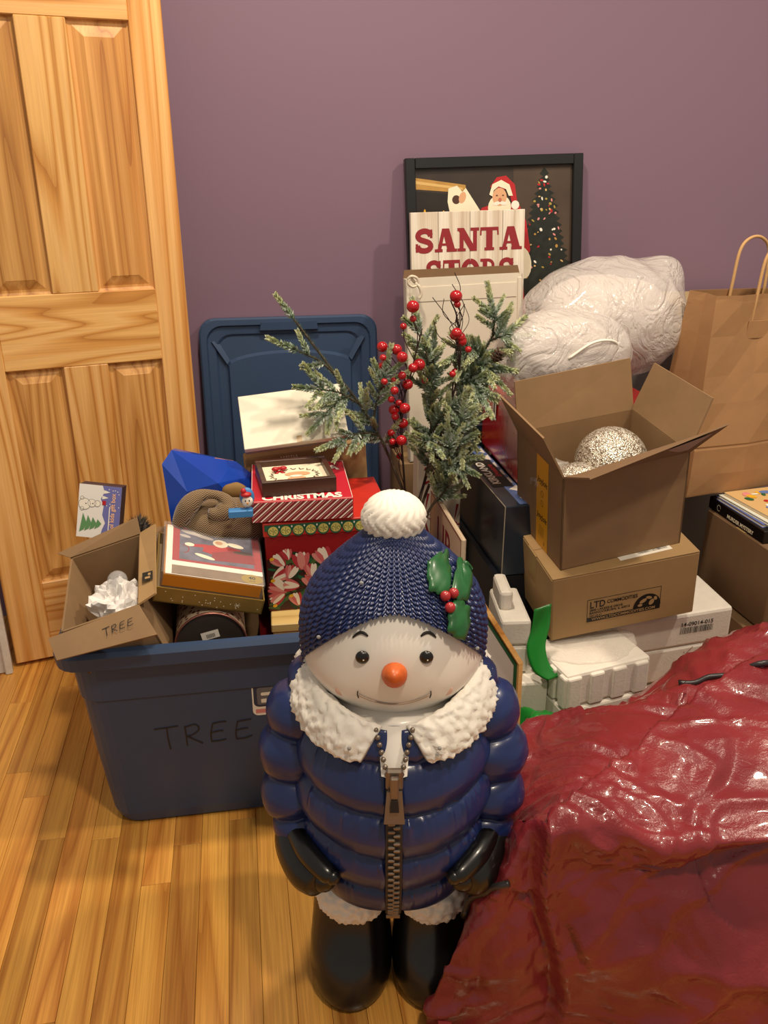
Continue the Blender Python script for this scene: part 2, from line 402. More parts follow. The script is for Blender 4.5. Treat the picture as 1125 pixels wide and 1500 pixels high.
n_.links.new(ramp(n_, vt.outputs['Color'], [(.15, '6b5a48'), (.45, 'b9ad9a'), (.7, 'f4efe4')]), b_.inputs['Base Color'])
b_.inputs['Roughness'].default_value = .25; b_.inputs['Metallic'].default_value = .55; bump(n_, b_, vt.outputs['Distance'], .8, .002)
glit = m_
def rot_pt(o, l):
    e = Euler(o.rotation_euler, o.rotation_mode).to_matrix(); return tuple(Vector(o.location)+e @ Vector(l))
for (l, r, lab) in (((.175, .118, .180), .083, 'large glittery silver ball rising from the open brown carton'), ((.078, .080, .140), .072, 'glittery silver ball lower down at left in the open brown carton'), ((.215, .165, .076), .07, 'glittery silver ball at the bottom of the open brown carton')):
    th = ell((0, 0, 0), (r, r, r), 40, 24)
    tag(mk('glitter_ball', *th, glit, loc=rot_pt(joy, l), smooth=True), lab, 'ornament', 'glitter balls in the open carton')
def blob(r, nu=48, nv=30, amp=.02, freq=8, kind='ridge', seed=0, flat=None, amp2=0):
    V, F = ell((0, 0, 0), r, nu, nv)
    V = lumpy(V, amp, freq, kind, seed, (0, 0, 0))
    if amp2: V = lumpy(V, amp2, freq*3.3, kind, seed+5, (0, 0, 0))
    if flat is not None: V = [(v[0], v[1], max(v[2], flat)) for v in V]
    return V, F
def film(name, fac, col='f2ece4', rough=.18):
    if name in MC: return MC[name]
    m, n, b = nt_new(name); b.inputs['Base Color'].default_value = lin(col); b.inputs['Roughness'].default_value = rough
    tr = node(n, 'ShaderNodeBsdfTransparent'); mx = node(n, 'ShaderNodeMixShader'); mx.inputs[0].default_value = fac
    n.links.new(tr.outputs[0], mx.inputs[1]); n.links.new(b.outputs[0], mx.inputs[2]); n.links.new(mx.outputs[0], n.nodes['Material Output'].inputs[0])
    bump(n, b, noise_tex(n, mapped(n, (1, 1, 1)), 28, 4, .7, 1.2), .7, .006)
    MC[name] = m; return m
clear = film('clear_film', .22)
milky = film('milky_film', .55, 'f4efe8', .2)
tag(mk('bubble_wrap', *blob((.05, .04, .03), 24, 14, .02, 30, 'ridge', 3), clear, loc=rot_pt(joy, (.052, .15, .15)), smooth=True), 'clear plastic wrap scrap beside the glittery ball in the carton', 'plastic wrap')

# ---- blue card box with the clothing-maker's mark, the navy box under it, the red box behind
kb = thing('card_box', 'long dark blue box with KIRKLAND lettering on its narrow top', 'box', (.588, 1.785, .392), (1.4, 0, 0))
w, d, h = .079, .48, .181
mk('box_body', *box(w, d, h, .002), M('dark_blue_card', '1d2b3a', .3, var=.25, vs=6, coat=.3), kb)
p = Print(); sky = M('winter_blue_print', '5f76ad', .4, var=.35, vs=14)
p.poly(sky, rect(.01, .004, d-.03, .040), 0)
for k in range(7): p.poly(white, [(.03+k*.06, .008), (.05+k*.06, .024+.01*rnd.random()), (.075+k*.06, .006)], 0.5)
p.poly(black, rect(.13, .014, .335, .068), 1).text(white, 'KIRKLAND', .2325, .041, .029, 2, .0010, 'CENTER', 1.18).text(red, 'Signature', .245, .021, .022, 2, .0005, 'CENTER', 1.15, .3)
p.build('top_print', kb, (w, 0, h), (0, 1, 0), (-1, 0, 0))   # faces up
p = Print(); mk2 = M('dark_marker', '0c1420', .4)
p.line(mk2, [(d-.07+.02*math.cos(q), .1+.03*math.sin(q)) for q in np.linspace(0, 2*PI, 20)], .002)
p.line(mk2, catmull([(d-.062, .118), (d-.078, .116), (d-.078, .102), (d-.064, .1), (d-.064, .086), (d-.078, .085)], 4), .002)
p.build('marker_number', kb, (0, d, 0), (0, -1, 0), (0, 0, 1))
mk('worn_edge', *box(.0015, d, .0015, 0, (-.0006, 0, h-.0008)), M('worn_card', 'a59c88', .8), kb)
mk('worn_corner', *box(.002, .002, h, 0, (-.0007, -.0007, 0)), M('worn_card', ''), kb)
nb = thing('navy_carton', 'dark navy box with gold marks underneath the blue card box', 'box', (.575, 1.79, 0), (1.4, 0, 0))
mk('box_body', *box(.1, .47, .39, .002), M('navy_card', '10151f', .4), nb)
p = Print()
for q in range(5): p.line(gold, catmull([(.36+q*.022, .27), (.35+q*.022, .24), (.37+q*.022, .215)], 4), .007)
p.build('gold_pattern', nb, (0, .47, 0), (0, -1, 0), (0, 0, 1))
rb = thing('red_gift_box', 'glossy red box with small barcode sticker below the clear plastic bags', 'box', (.66, 1.905, .575), (-.4, 0, 0))
w, d, h = .36, .36, .19
mk('box_body', *box(w, d, h, .003), M('glossy_red_card', 'a5181a', .22, var=.12, vs=5, bmp=.3, bs=7, bd=.01, coat=.4), rb)
mk('box_lid', *box(w+.006, d+.006, .035, .002, (-.003, -.003, h-.034)), M('glossy_red_card', ''), rb)
p = Print().poly(white, rect(0, 0, .03, .045), 0)
for k in range(9): p.poly(black, rect(.006+k*.002, .008, .007+k*.002, .04), 1)
p.build('barcode_sticker', rb, (-.0032, .25, .115), (0, -1, 0), (0, 0, 1))
drb = thing('dark_red_crate', 'big dark red box standing on the floor behind the brown cartons', 'box', (.69, 1.905, 0))
mk('box_body', *box(.34, .35, .57, .003), M('dark_red_card', '4a1014', .4, var=.2, vs=5), drb)
for k in range(5): mk('ridge', *box(.34, .004, .012, .002, (0, -.004, .3+k*.05)), M('dark_red_card', ''), drb)
bb = thing('black_card_box', 'dark teal box with pale letters peeking out behind the pine sprays', 'box', (.585, 2.272, 0))
mk('box_body', *box(.09, .05, .655, .002), M('dark_teal_card', '10262c', .4), bb)
Print().text(gold, 'IONS', .045, .585, .03, 1, .0006).poly(grey, rect(.004, .625, .086, .632)).build('pale_lettering', bb, (0, 0, 0), (1, 0, 0), (0, 0, 1))
sup = thing('tall_carton', 'plain brown carton behind the pine sprays carrying picture and signs', 'box', (.44, 2.335, 0))
mk('box_body', *box(.66, .175, .5, .003), kraft, sup)
mk('tape_strip', *box(.66, .04, .0008, 0, (0, .06, .5)), M('packing_tape', ''), sup)

# ---- right-hand cartons, books and game
for nm, lab, z, hh, dx in (('plain_carton', 'plain dark brown carton below the stacked books at the right', .222, .215, 0), ('bottom_carton', 'lower brown carton on the floor under the right-hand carton', 0, .218, -.025)):
    c = thing(nm, lab, 'box', (1.255+dx, 1.70, z), (2.9, 0, 0))
    mk('box_body', *box(.42, .30, hh, .003), kraftdark if dx == 0 else kraft, c)
    mk('top_seam_tape', *box(.42, .04, .0008, 0, (0, .13, hh)), M('packing_tape', ''), c)
gm = thing('game_box', 'black boxed game with pale title lettering under the magazines', 'game box', (1.255, 1.76, .4385), (2, 0, 0))
mk('box_body', *box(.38, .25, .034, .002), M('black_card', '15100f', .35), gm)
p = Print().text(cream, 'MURDER MYSTERY', .15, .006, .014, 1, .0004).line(cream, [(.05+.008*math.cos(q), .017+.008*math.sin(q)) for q in np.linspace(0, 5.5, 12)], .001)
p.build('side_title', gm, (0, .25, 0), (0, -1, 0), (0, 0, 1))
zz = .4728
for i, (lab, cc, th, ww, dd, ox, oy, yw) in enumerate((('thin book with pale blue cover on the black game box', '5a6db5', .009, .26, .2, 1.262, 1.782, 4), ('white magazine between the blue book and the colourful magazine', 'd8dcd0', .007, .26, .2, 1.27, 1.775, 6), ('magazine with colourful printed cover lying under the paper bag', 'd7b27a', .008, .26, .2, 1.285, 1.77, 7))):
    b = thing('magazine', lab, 'magazine', (ox, oy, zz), (yw, 0, 0), 'magazines under the paper bag'); zz += th+.0004
    mk('pages', *box(ww-.004, dd-.004, th-.002, 0, (.002, .002, .001)), M('page_edges', 'e4dfd0', .7), b)
    cm = M('cover_%d' % i, cc, .25, coat=.3)
    for k in (0, 1): mk('cover', *box(ww, dd, .001, 0, (0, 0, k*(th-.001))), cm, b)
    if i == 2:
        p = Print()
        for k in range(46):
            p.poly((red, yellow, white, sky, green, pink, orange)[k % 7], oval(rnd.uniform(.02, .24), rnd.uniform(.02, .18), rnd.uniform(.006, .022), rnd.uniform(.004, .012), rnd.uniform(0, 180), 9), 1+k*.02)
        p.build('cover_picture', b, (0, 0, th), (1, 0, 0), (0, 1, 0))

# ---- kraft paper bag
kb2 = thing('paper_bag', 'tall brown kraft paper bag with twisted cord handles', 'paper bag', (1.138, 1.945, .4985), (15, 2, 2))
w, d, h = .346, .16, .52
def bag_ring(z, k):   # k: pinch of the mouth
    g = d*.5*(1-k); ex = .010*math.sin(z*9)
    return [(0-ex*.3, d/2-g, z), (w*.25, d/2-g-.006*math.sin(z*14), z), (w*.5, d/2-g-.012*math.sin(z*8+1), z), (w*.75, d/2-g-.004, z), (w, d/2-g, z),
            (w-.03*k, d/2, z), (w, d/2+g, z), (w*.5, d/2+g, z), (0, d/2+g, z), (.03*k, d/2, z)]
rows = [bag_ring(z, k) for z, k in ((0, 0), (.004, -.01), (.06, -.02), (.13, .01), (.135, .035), (.14, .01), (.25, .12), (.32, .22), (.42, .34), (.5, .42), (h, .45))]
P = np.array(rows).transpose(1, 0, 2); V, F = grid(P, True, False, True, False)
o = mk('bag_shell', V, F, kpaper, kb2); md = o.modifiers.new('thick', 'SOLIDIFY'); md.thickness = .0012
mk('turned_rim', *grid(np.array([[(a, b-.001 if b < d/2 else b+.001, c-q) for q in (0, .03)] for a, b, c in rows[-1]]), True), kpaper, kb2)
for s, yy in ((0, .042), (1, .118)):
    pts = catmull([(w*.59-.06, yy, h-.09), (w*.59-.058, yy, h), (w*.59-.05, yy+.004, h+.085), (w*.59-.02, yy+.006, h+.115), (w*.59+.02, yy+.006, h+.115), (w*.59+.05, yy+.004, h+.085), (w*.59+.058, yy, h), (w*.59+.06, yy, h-.09)], 6)
    if s: pts = pts+np.array([-.012, 0, .012])
    mk('cord_handle', *tube(pts, .0042, 7), M('paper_cord', 'c49a66', .7, bmp=.6, bs=400), kb2, smooth=True)
mk('handle_patch', *box(.15, .0015, .045, .0005, (w*.59-.075, .034, h-.11)), kpaper, kb2)
bbx = thing('pale_box', 'pale lidded box showing its corner behind the paper bag', 'box', (1.205, 2.24, 0))
mk('box_body', *box(.36, .24, .925, .002), M('pale_grey_card', '8a847c', .6), bbx)
mk('box_lid', *box(.37, .25, .03, .002, (-.008, -.008, .925)), M('straw_card', 'b79f75', .6), bbx)

# ================================================================== PICTURE, SIGN, WHITE BOX
pf = thing('framed_picture', 'black framed painting of a bearded man in red beside a decorated tree', 'picture', (.497, 2.402, .503), (0, -5.6, -1.6))
w, h, bw = .514, .832, .028
fm_ = M('black_frame', '16171a', .35)
mk('frame_side', *box(bw, .026, h, .002), fm_, pf); mk('frame_side', *box(bw, .026, h, .002, (w-bw, 0, 0)), fm_, pf)
mk('frame_side', *box(w-2*bw, .026, bw, .002, (bw, 0, 0)), fm_, pf); mk('frame_side', *box(w-2*bw, .026, bw, .002, (bw, 0, h-bw)), fm_, pf)
mk('canvas', *box(w-2*bw, .006, h-2*bw, 0, (bw, .014, bw)), M('dark_brown_paint', '3a2f28', .35, var=.35, vs=5, coat=.3), pf)
p = Print(); gp = M('gold_frame_paint', 'b58a45', .4, var=.2, vs=20); gp2 = M('pale_gold_paint', 'd6b06c', .4)
iw, ih = w-2*bw, h-2*bw; top = ih
wallp = M('warm_brown_paint', '4c3d31', .4, var=.2, vs=9); drk = M('deep_brown_paint', '241d19', .4, var=.3, vs=9)
p.poly(wallp, rect(iw*.62, ih*.3, iw, ih), 0)
p.poly(gp, [(0, top-.022), (.145, top-.045), (.148, top-.115), (.125, top-.115), (.122, top-.064), (0, top-.052)], 1)
p.poly(gp2, [(0, top-.030), (.136, top-.052), (.137, top-.058), (0, top-.038)], 2)
p.poly(drk, [(0, top-.056), (.118, top-.07), (.118, top-.15), (0, top-.15)], 1)
for cx, hh in ((.026, .10), (.054, .112), (.08, .105)):
    p.poly(red, rect(cx-.006, top-.16, cx+.006, top-hh-.02), 2).poly(yellow, oval(cx, top-hh-.012, .003, .007, 0, 8), 2)
tg = M('tree_paint', '1f241d', .4, var=.5, vs=60); tcx = .375
tri = [(tcx, top-.005)]
for k in range(26):
    yy = top-.022-k*.0175; xx = .010+k*.0046+rnd.uniform(-.004, .004); tri.append((tcx+xx+.006, yy)); tri.append((tcx+xx-.005, yy-.007))
tr2 = [(2*tcx-a, b) for a, b in tri[1:]][::-1]
p.poly(tg, tri+tr2, 1)
for k in range(80):
    q = rnd.random(); yy = top-.03-q*.40; xx = tcx+rnd.uniform(-1, 1)*(.012+q*.105)
    p.poly((gold, gp2, pink, white, red, gp)[k % 6], oval(xx, yy, rnd.uniform(.0018, .0045), rnd.uniform(.0018, .0055), rnd.uniform(0, 90), 7), 2+k*.01)
tof = top+.022
# the figure: coat, beard, face, hat, sheet of paper
p.poly(red, [(.19, tof-.13), (.23, tof-.118), (.30, tof-.122), (.322, tof-.17), (.335, tof-.25), (.31, tof-.30), (.33, tof-.52), (.13, tof-.52), (.15, tof-.25)], 3)
p.poly(cream, oval(.312, tof-.285, .026, .045, 8), 4); p.poly(cream, rect(.15, tof-.53, .32, tof-.46), 4)
p.poly(cream, [(.095, tof-.075), (.12, tof-.068), (.135, tof-.085), (.145, tof-.075), (.185, tof-.135), (.17, tof-.16), (.10, tof-.15), (.092, tof-.11)], 4)
p.poly(brown, oval(.117, tof-.105, .012, .012, 0, 12), 5).poly(skin, oval(.135, tof-.10, .010, .016, -20, 12), 5)
p.poly(red, [(.215, tof-.075), (.235, tof-.05), (.262, tof-.046), (.288, tof-.07), (.295, tof-.115), (.28, tof-.12), (.27, tof-.085)], 4)
p.poly(cream, oval(.243, tof-.13, .034, .034, 0), 5).poly(skin, oval(.243, tof-.102, .021, .024, 0), 6)
p.poly(cream, [(.213, tof-.095), (.222, tof-.068), (.248, tof-.057), (.272, tof-.07), (.282, tof-.1), (.27, tof-.1), (.262, tof-.082), (.24, tof-.074), (.226, tof-.084), (.222, tof-.1)], 7)
p.poly(white, oval(.289, tof-.125, .012, .012, 0, 12), 7)
p.poly(white, oval(.235, tof-.119, .012, .005, 12, 10), 7).poly(white, oval(.253, tof-.119, .012, .005, -12, 10), 7).poly(M('ruddy_paint', 'b96a52', .5), oval(.244, tof-.11, .005, .006, 0, 10), 8)
for s in (-1, 1): p.poly(brown, oval(.244+s*.009, tof-.098, .003, .0018, 0, 8), 8)
p.build('painted_scene', pf, (bw, .014, bw), (1, 0, 0), (0, 0, 1))

sg = thing('wooden_sign', 'whitewashed plank sign with SANTA in big red slab letters', 'sign', (.492, 2.373, .503), (-.2, -3.6, -1.2))
w, h = .326, .692
wwash = wood('whitewashed_board', [(0, 'c9b8a2'), (.25, 'e6dccb'), (.7, 'efe7d8'), (1, 'd5c6b0')], 'Z', 9, .06, 5, .6, .05, .3)
xs = [0, .078, .168, .262, w]
for i in range(4): mk('plank', *box(xs[i+1]-xs[i]-.0012, .02, h, .0012, (xs[i], 0, 0)), wwash, sg)
def slabs(pr, m, ch, x, y, W, Hh, layer):
    sf = .13*Hh
    def P_(pts): pr.poly(m, [(x+a*W, y+b*Hh) for a, b in pts], layer)
    def bar(a, b, c, e): P_([(a, b), (c, b), (c, e), (a, e)])
    s = sf/Hh
    if ch == 'A':
        P_([(.34, 1), (.66, 1), (.96, 0), (.60, 0)]); P_([(.34, 1), (.50, 1), (.27, 0), (.10, 0)]); bar(.24, .27, .72, .37)
        bar(0, 0, .36, s); bar(.54, 0, 1.02, s)
    elif ch == 'N':
        bar(.10, 0, .28, 1); bar(.72, 0, .90, 1); P_([(.0, 1), (.30, 1), (.90, 0), (.60, 0), (.10, .80)]); bar(0, 0, .38, s); bar(.6, 1-s, 1.0, 1); bar(0, 1-s, .3, 1)
    elif ch == 'T':
        bar(.33, 0, .67, 1); bar(.02, 1-s*1.1, .98, 1); bar(.24, 0, .76, s); P_([(.02, 1), (.10, 1), (.08, .66), (.0, .66)]); P_([(.90, 1), (.98, 1), (1.0, .66), (.92, .66)])
    elif ch in 'SO':
        if ch == 'O': pts = [(.5+.38*math.sin(q), .5+.42*math.cos(q)) for q in np.linspace(0, 2*PI, 26)]
        else: pts = catmull([(.84, .72), (.72, .87), (.5, .92), (.26, .85), (.17, .70), (.28, .57), (.5, .5), (.74, .42), (.84, .27), (.73, .13), (.5, .08), (.26, .13), (.14, .28)], 4)
        pr.line(m, [(x+a*W, y+b*Hh) for a, b in pts], .27*W, layer)
        if ch == 'S': bar(.80, .62, .93, .98); bar(.05, .02, .18, .38)
    elif ch == 'P':
        bar(.14, 0, .40, 1); bar(0, 0, .54, s); bar(0, 1-s, .3, 1)
        pr.line(m, [(x+(.40+.34*math.sin(q))*W, y+(.72+.22*math.cos(q))*Hh) for q in np.linspace(0, PI, 14)], .16*W, layer)
p = Print(); x_ = .010
for ch, W in zip('SANTA', (.054, .062, .062, .054, .064)): slabs(p, maroon, ch, x_, h-.106, W, .062, 1); x_ += W+.0025
x_ = .040
for ch, W in zip('STOPS', (.046, .050, .052, .050, .046)): slabs(p, maroon, ch, x_, h-.19, W, .062, 1); x_ += W+.003
x_ = .085
for ch, W in zip('HERE', ()): pass
p.build('red_lettering', sg, (0, 0, 0), (1, 0, 0), (0, 0, 1))

wb = thing('white_carton', 'narrow white carton with open top standing before the plank sign', 'box', (.468, 2.336, .503), (.8, -2.2, -1.6))
w, d, h = .335, .03, .522
m_wc = M('white_card', 'dcd3c2', .6, var=.06, vs=8)
mk('carton_body', *open_box(w, d, h, .003), m_wc, wb)
mk('flap', *slab([(0, d, h), (w, d, h), (w-.004, d+.004, h+.02), (.004, d+.004, h+.022)], .002), kraftdark, wb)
mk('tuck_panel', *box(w-.03, .002, .04, .0008, (.012, -.002, h-.062)), M('white_card', ''), wb)
mk('side_ridge', *box(.012, .003, h-.01, .001, (w-.014, -.003, 0)), M('white_card', ''), wb)
tw = tag(mk('plastic_tie', *join(tube(catmull([(.0, 0, 0), (-.014, -.01, .012), (-.02, -.012, 0), (-.008, -.012, -.01), (.006, -.01, -.004), (.004, -.012, .012), (-.012, -.014, .018), (-.022, -.01, .01)], 5), .004, 6), tube(catmull([(.0, -.008, 0), (.012, -.012, -.012), (.016, -.012, -.03), (.010, -.012, -.042)], 5), .005, 6)), M('clear_tie', 'd9cdb8', .3), loc=(.474, 2.328, 1.02), smooth=True), 'knotted clear plastic tie on the corner of the white carton', 'plastic tie')

# ================================================================== CLEAR PLASTIC BAGS
def bag_film(name, fac):
    m, n, b = nt_new(name); b.inputs['Base Color'].default_value = lin('efe8e2'); b.inputs['Roughness'].default_value = .16; b.inputs['Coat Weight'].default_value = .5; b.inputs['Coat Roughness'].default_value = .06
    tr = node(n, 'ShaderNodeBsdfTransparent'); mx = node(n, 'ShaderNodeMixShader'); mx.inputs[0].default_value = fac
    n.links.new(tr.outputs[0], mx.inputs[1]); n.links.new(b.outputs[0], mx.inputs[2]); n.links.new(mx.outputs[0], n.nodes['Material Output'].inputs[0])
    v = mapped(n, (1, 1, 1)); f = noise_tex(n, v, 8, 3, .55, 2.0); rg = math_(n, 'ABSOLUTE', math_(n, 'SUBTRACT', f, .5)); f2 = noise_tex(n, v, 30, 3, .6, 1.5); rg2 = math_(n, 'ABSOLUTE', math_(n, 'SUBTRACT', f2, .5))
    hs = math_(n, 'ADD', math_(n, 'MINIMUM', rg, .10), math_(n, 'MULTIPLY', math_(n, 'MINIMUM', rg2, .08), .18)); bump(n, b, hs, .8, .035); return m
m_bagfilm = bag_film('clear_bag_film', .5)
def pbag(name, label, c, r, seed, tips, base):
    t = thing(name, label, 'plastic bag', c, None, 'clear plastic bags on the red box')
    V, F = blob(r, 110, 70, .008, 6, 'ridge', seed)
    V = lumpy(V, .05*min(r), 5, 'fbm', seed+3, (0, 0, 0)); out = []
    for v in V:
        v = np.array(v)
        for tp, k, wd_ in tips:
            tp = np.array(tp); q = v/np.array(r); a = q/np.linalg.norm(q)@(tp/np.linalg.norm(tp)); v = v+tp*k*max(0, (a-wd_)/(1-wd_))**2
        v[2] = max(v[2], base); out.append(v)
    mk('bag_film', out, F, m_bagfilm, t, smooth=True)
    Vi, Fi = blob((r[0]*.8, r[1]*.78, r[2]*.78), 40, 24, .012, 6, 'fbm', seed+9)
    mk('white_filling', [(a, b, max(c_, base+.008)) for a, b, c_ in Vi], Fi, M('white_fluff', 'c6bab6', .8), t, smooth=True)
    return t
bigc = (.955, 2.17, .93)
pbag('clear_bag', 'large puffy clear plastic bag at the back against the wall', bigc, (.228, .16, .158), 2, [((.9, .1, .9), .045, .86), ((1, 0, -.1), .02, .7)], .772-bigc[2])
smc = (.775, 1.985, .885)
sb_ = pbag('clear_bag', 'smaller clear plastic bag with white cord behind the open carton', smc, (.175, .10, .112), 11, [((-.6, -.3, -.4), .02, .8)], .772-smc[2])
mk('white_cord', *tube(catmull([(-.02, -.095, .01), (.03, -.10, .045), (.075, -.09, .05), (.11, -.07, .035), (.115, -.06, .0)], 6), .0035, 6), white, sb_, smooth=True)

# ================================================================== FOAM BLOCKS
foam = M('white_foam', 'e6dfd3', .75, var=.05, vs=40, bmp=.35, bs=160, bd=.002)
def foam_block(label, loc, rot, w, d, h, ribs=0, seam=None, group='white packing foam blocks'):
    t = thing('foam_block', label, 'packing foam', loc, rot, group)
    h0 = seam or h
    mk('lower_half', *box(w, d, h0-.002, .006, (0, 0, 0), 2), foam, t)
    if seam:
        hh = h-seam
        mk('upper_half', *box(w-(.012 if ribs else 0), d-(.012 if ribs else 0), hh, .008, (.006 if ribs else 0, .006 if ribs else 0, seam), 2), foam, t)
        for k in range(ribs):
            a = (k+.12)/ribs*w; mk('rib', *box(w/ribs*.62, .016, hh-.006, .005, (a, -.001, seam), 2), foam, t)
            b = (k+.12)/ribs*d; mk('rib', *box(.016, d/ribs*.6, hh-.006, .005, (-.001, b, seam), 2), foam, t)
    return t
f = foam_block('ribbed white foam block in front, just behind the red tarp bag', (.655, 1.49, .098), (11, 0, -1), .232, .17, .186, 4, .10)
mk('clear_wrap', *blob((.115, .075, .014), 40, 16, .01, 22, 'ridge', 6), film('thin_film', .3), f, loc=(.125, .10, .186), smooth=True)
p = Print().line(maroon, [(.05, .075), (.056, .068), (.068, .082)], .0015); p.build('pencil_tick', f, (0, .17, .012), (0, -1, 0), (0, 0, 1), .002)
foam_block('plain foam block on the floor beneath the ribbed one', (.645, 1.49, 0), (11, 0, 0), .24, .17, .096)
f = foam_block('smooth foam block printed with a number and barcode, under the logo carton', (.80, 1.672, .105), (2.4, 3, -3), .36, .17, .192, 0, .098)
p = Print().text(black, '14-09014-015', .265, .158, .0155, 1, .0003)
for k in range(34): p.poly(black, rect(.222+k*.0026, .136, .222+k*.0026+rnd.uniform(.0007, .0019), .154), 1)
p.build('printed_barcode', f, (0, 0, 0), (1, 0, 0), (0, 0, 1), .001)
Print().line(maroon, [(.238, .082), (.244, .074), (.262, .094)], .0015).build('pencil_tick', f, (0, 0, 0), (1, 0, 0), (0, 0, 1), .001)
foam_block('foam block at the bottom of the barcode-printed stack', (.80, 1.672, 0), (2.4, 0, 0), .37, .17, .104)
f = foam_block('small foam block standing below the front end of the blue card box', (.535, 1.60, .24), (-6, 0, 0), .068, .165, .135, 0, .07)
mk('moulded_hump', *box(.03, .10, .05, .01, (.004, .05, .132), 2), foam, f)
foam_block('foam block on the floor beside the octagonal plaque', (.548, 1.56, 0), (-4, 0, 0), .09, .20, .237)
grn = M('green_film', '1f7a2c', .3, var=.15, vs=8)
def sheet(pts, wd_, seed):
    c = catmull(pts, 6); n = len(c); rows = []
    for i in range(n):
        rows.append([c[i]+np.array(wd_)*(s-.5)+np.array([0, -.003*math.sin(s*4+i*.3+seed), 0]) for s in np.linspace(0, 1, 7)])
    return grid(np.array(rows))
for nm, lab, pts, wd_, sd in (('green_ribbon', 'bright green plastic strip hanging beside the small foam block', [(.628, 1.60, .405), (.622, 1.59, .36), (.610, 1.575, .315), (.618, 1.55, .275), (.645, 1.53, .26)], (.038, -.01, .012), 1),):
    o = tag(mk(nm, *sheet(pts, wd_, sd), grn, smooth=True), lab, 'ribbon'); o.modifiers.new('t', 'SOLIDIFY').thickness = .001
o = tag(mk('green_bag', *blob((.085, .07, .115), 36, 22, .03, 12, 'ridge', 4, -.11), grn, loc=(.575, 1.435, .112), smooth=True), 'crumpled green plastic bag on the floor behind the snowman arm', 'plastic bag')

# ---- octagonal plaque and the lettered sign
oc = thing('octagonal_plaque', 'white octagonal plaque with wooden rim and green line behind the snowman', 'plaque', (.36, 1.415, .262), (0, -3, 0))
def octa(r, y):
    i = .205-r; a, b, c, e = .165-i, .08-i*.6, .262-i, .12-i*.4
    return [(a, y, e), (b, y, c), (-b, y, c), (-a, y, e), (-a, y, -e), (-b, y, -c), (b, y, -c), (a, y, -e)]
orim = wood('plaque_wood', pine, 'X', 8, .08, 6, .5)
P = np.array([octa(.205, .018), octa(.205, 0), octa(.196, -.002), octa(.194, .004)]).transpose(1, 0, 2)
mk('wooden_rim', *grid(P, True), orim, oc)
mk('plaque_face', octa(.196, .005)+octa(.205, .018), [tuple(range(8))[::-1], tuple(range(8, 16))], M('plaque_white', 'cfcabd', .5), oc)
P = np.array([octa(.194, .0045), octa(.187, .0042)]).transpose(1, 0, 2); mk('green_line', *grid(P, True), green, oc)
us = thing('lettered_board', 'cream board with dark red outline letters standing beside the tote', 'sign', (.453, 1.665, 0))
mk('board', *box(.011, .32, .553, .004), M('cream_board', 'd9c3a5', .6), us)
p = Print()
for a, b, c, e in ((.004, .004, .316, .0065), (.004, .546, .316, .5485), (.004, .004, .0065, .5485), (.3135, .004, .316, .5485)): p.poly(maroon, rect(a, b, c, e), 1)
p.text(maroon, 'UR', .155, .435, .115, 1, .001, 'CENTER', 1, 0, 0); p.text(maroon, 'TE', .205, .31, .105, 1, .001)
p.build('letters', us, (0, .32, 0), (0, -1, 0), (0, 0, 1))
rbx = thing('starburst_bag', 'white gift bag with dark red starburst print among the pine stems', 'gift bag', (.432, 2.05, 0))
mk('bag_body', *box(.118, .06, .65, .002), M('offwhite_paper', 'cdbfae', .6), rbx)
p = Print()
for cx, cy in ((.075, .565), (.02, .455), (.10, .42)):
    for k in range(9): p.poly(maroon, [(cx+.006*math.cos(k*.7-.15), cy+.006*math.sin(k*.7-.15)), (cx+.06*math.cos(k*.7-.05), min(.645, cy+.06*math.sin(k*.7-.05))), (cx+.06*math.cos(k*.7+.07), min(.645, cy+.06*math.sin(k*.7+.07)))], 1)
    p.poly(maroon, oval(cx, cy, .012, .012, 0, 10), 1.5)
p.V = [(min(max(a, .001), .117), b, c) for a, b, c in p.V]
p.build('starburst_print', rbx, (0, 0, 0), (1, 0, 0), (0, 0, 1))

# ================================================================== THINGS IN THE TOTE
fill = thing('inner_carton', 'brown cardboard box inside the tote behind the open TREE carton', 'box', (-.335, 1.735, .013))
mk('box_body', *box(.335, .175, .515, .002), kraft, fill)
low = thing('low_carton', 'shadowed brown box low in the tote beneath the round tin', 'box', (-.31, 1.53, .013))
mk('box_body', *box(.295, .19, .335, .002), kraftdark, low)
drx = thing('deep_red_box', 'deep red box in the tote under the pale wooden box', 'box', (.0, 1.535, .013))
mk('box_body', *box(.36, .38, .335, .002), M('deep_red_card', '6e0f14', .45, var=.1, vs=4), drx)
yb = thing('pale_wood_box', 'pale yellow wooden box beneath the floral gift box', 'box', (.028, 1.605, .349), (-2, 0, 0))
mk('box_body', *box(.29, .3, .045, .002), wood('pale_wood', [(0, 'b99a5c'), (.4, 'd4b878'), (1, 'c4a566')], 'X', 8, .06, 5, .5), yb)
mk('box_lid', *box(.296, .306, .02, .002, (-.003, -.003, .045)), M('pale_wood', ''), yb)

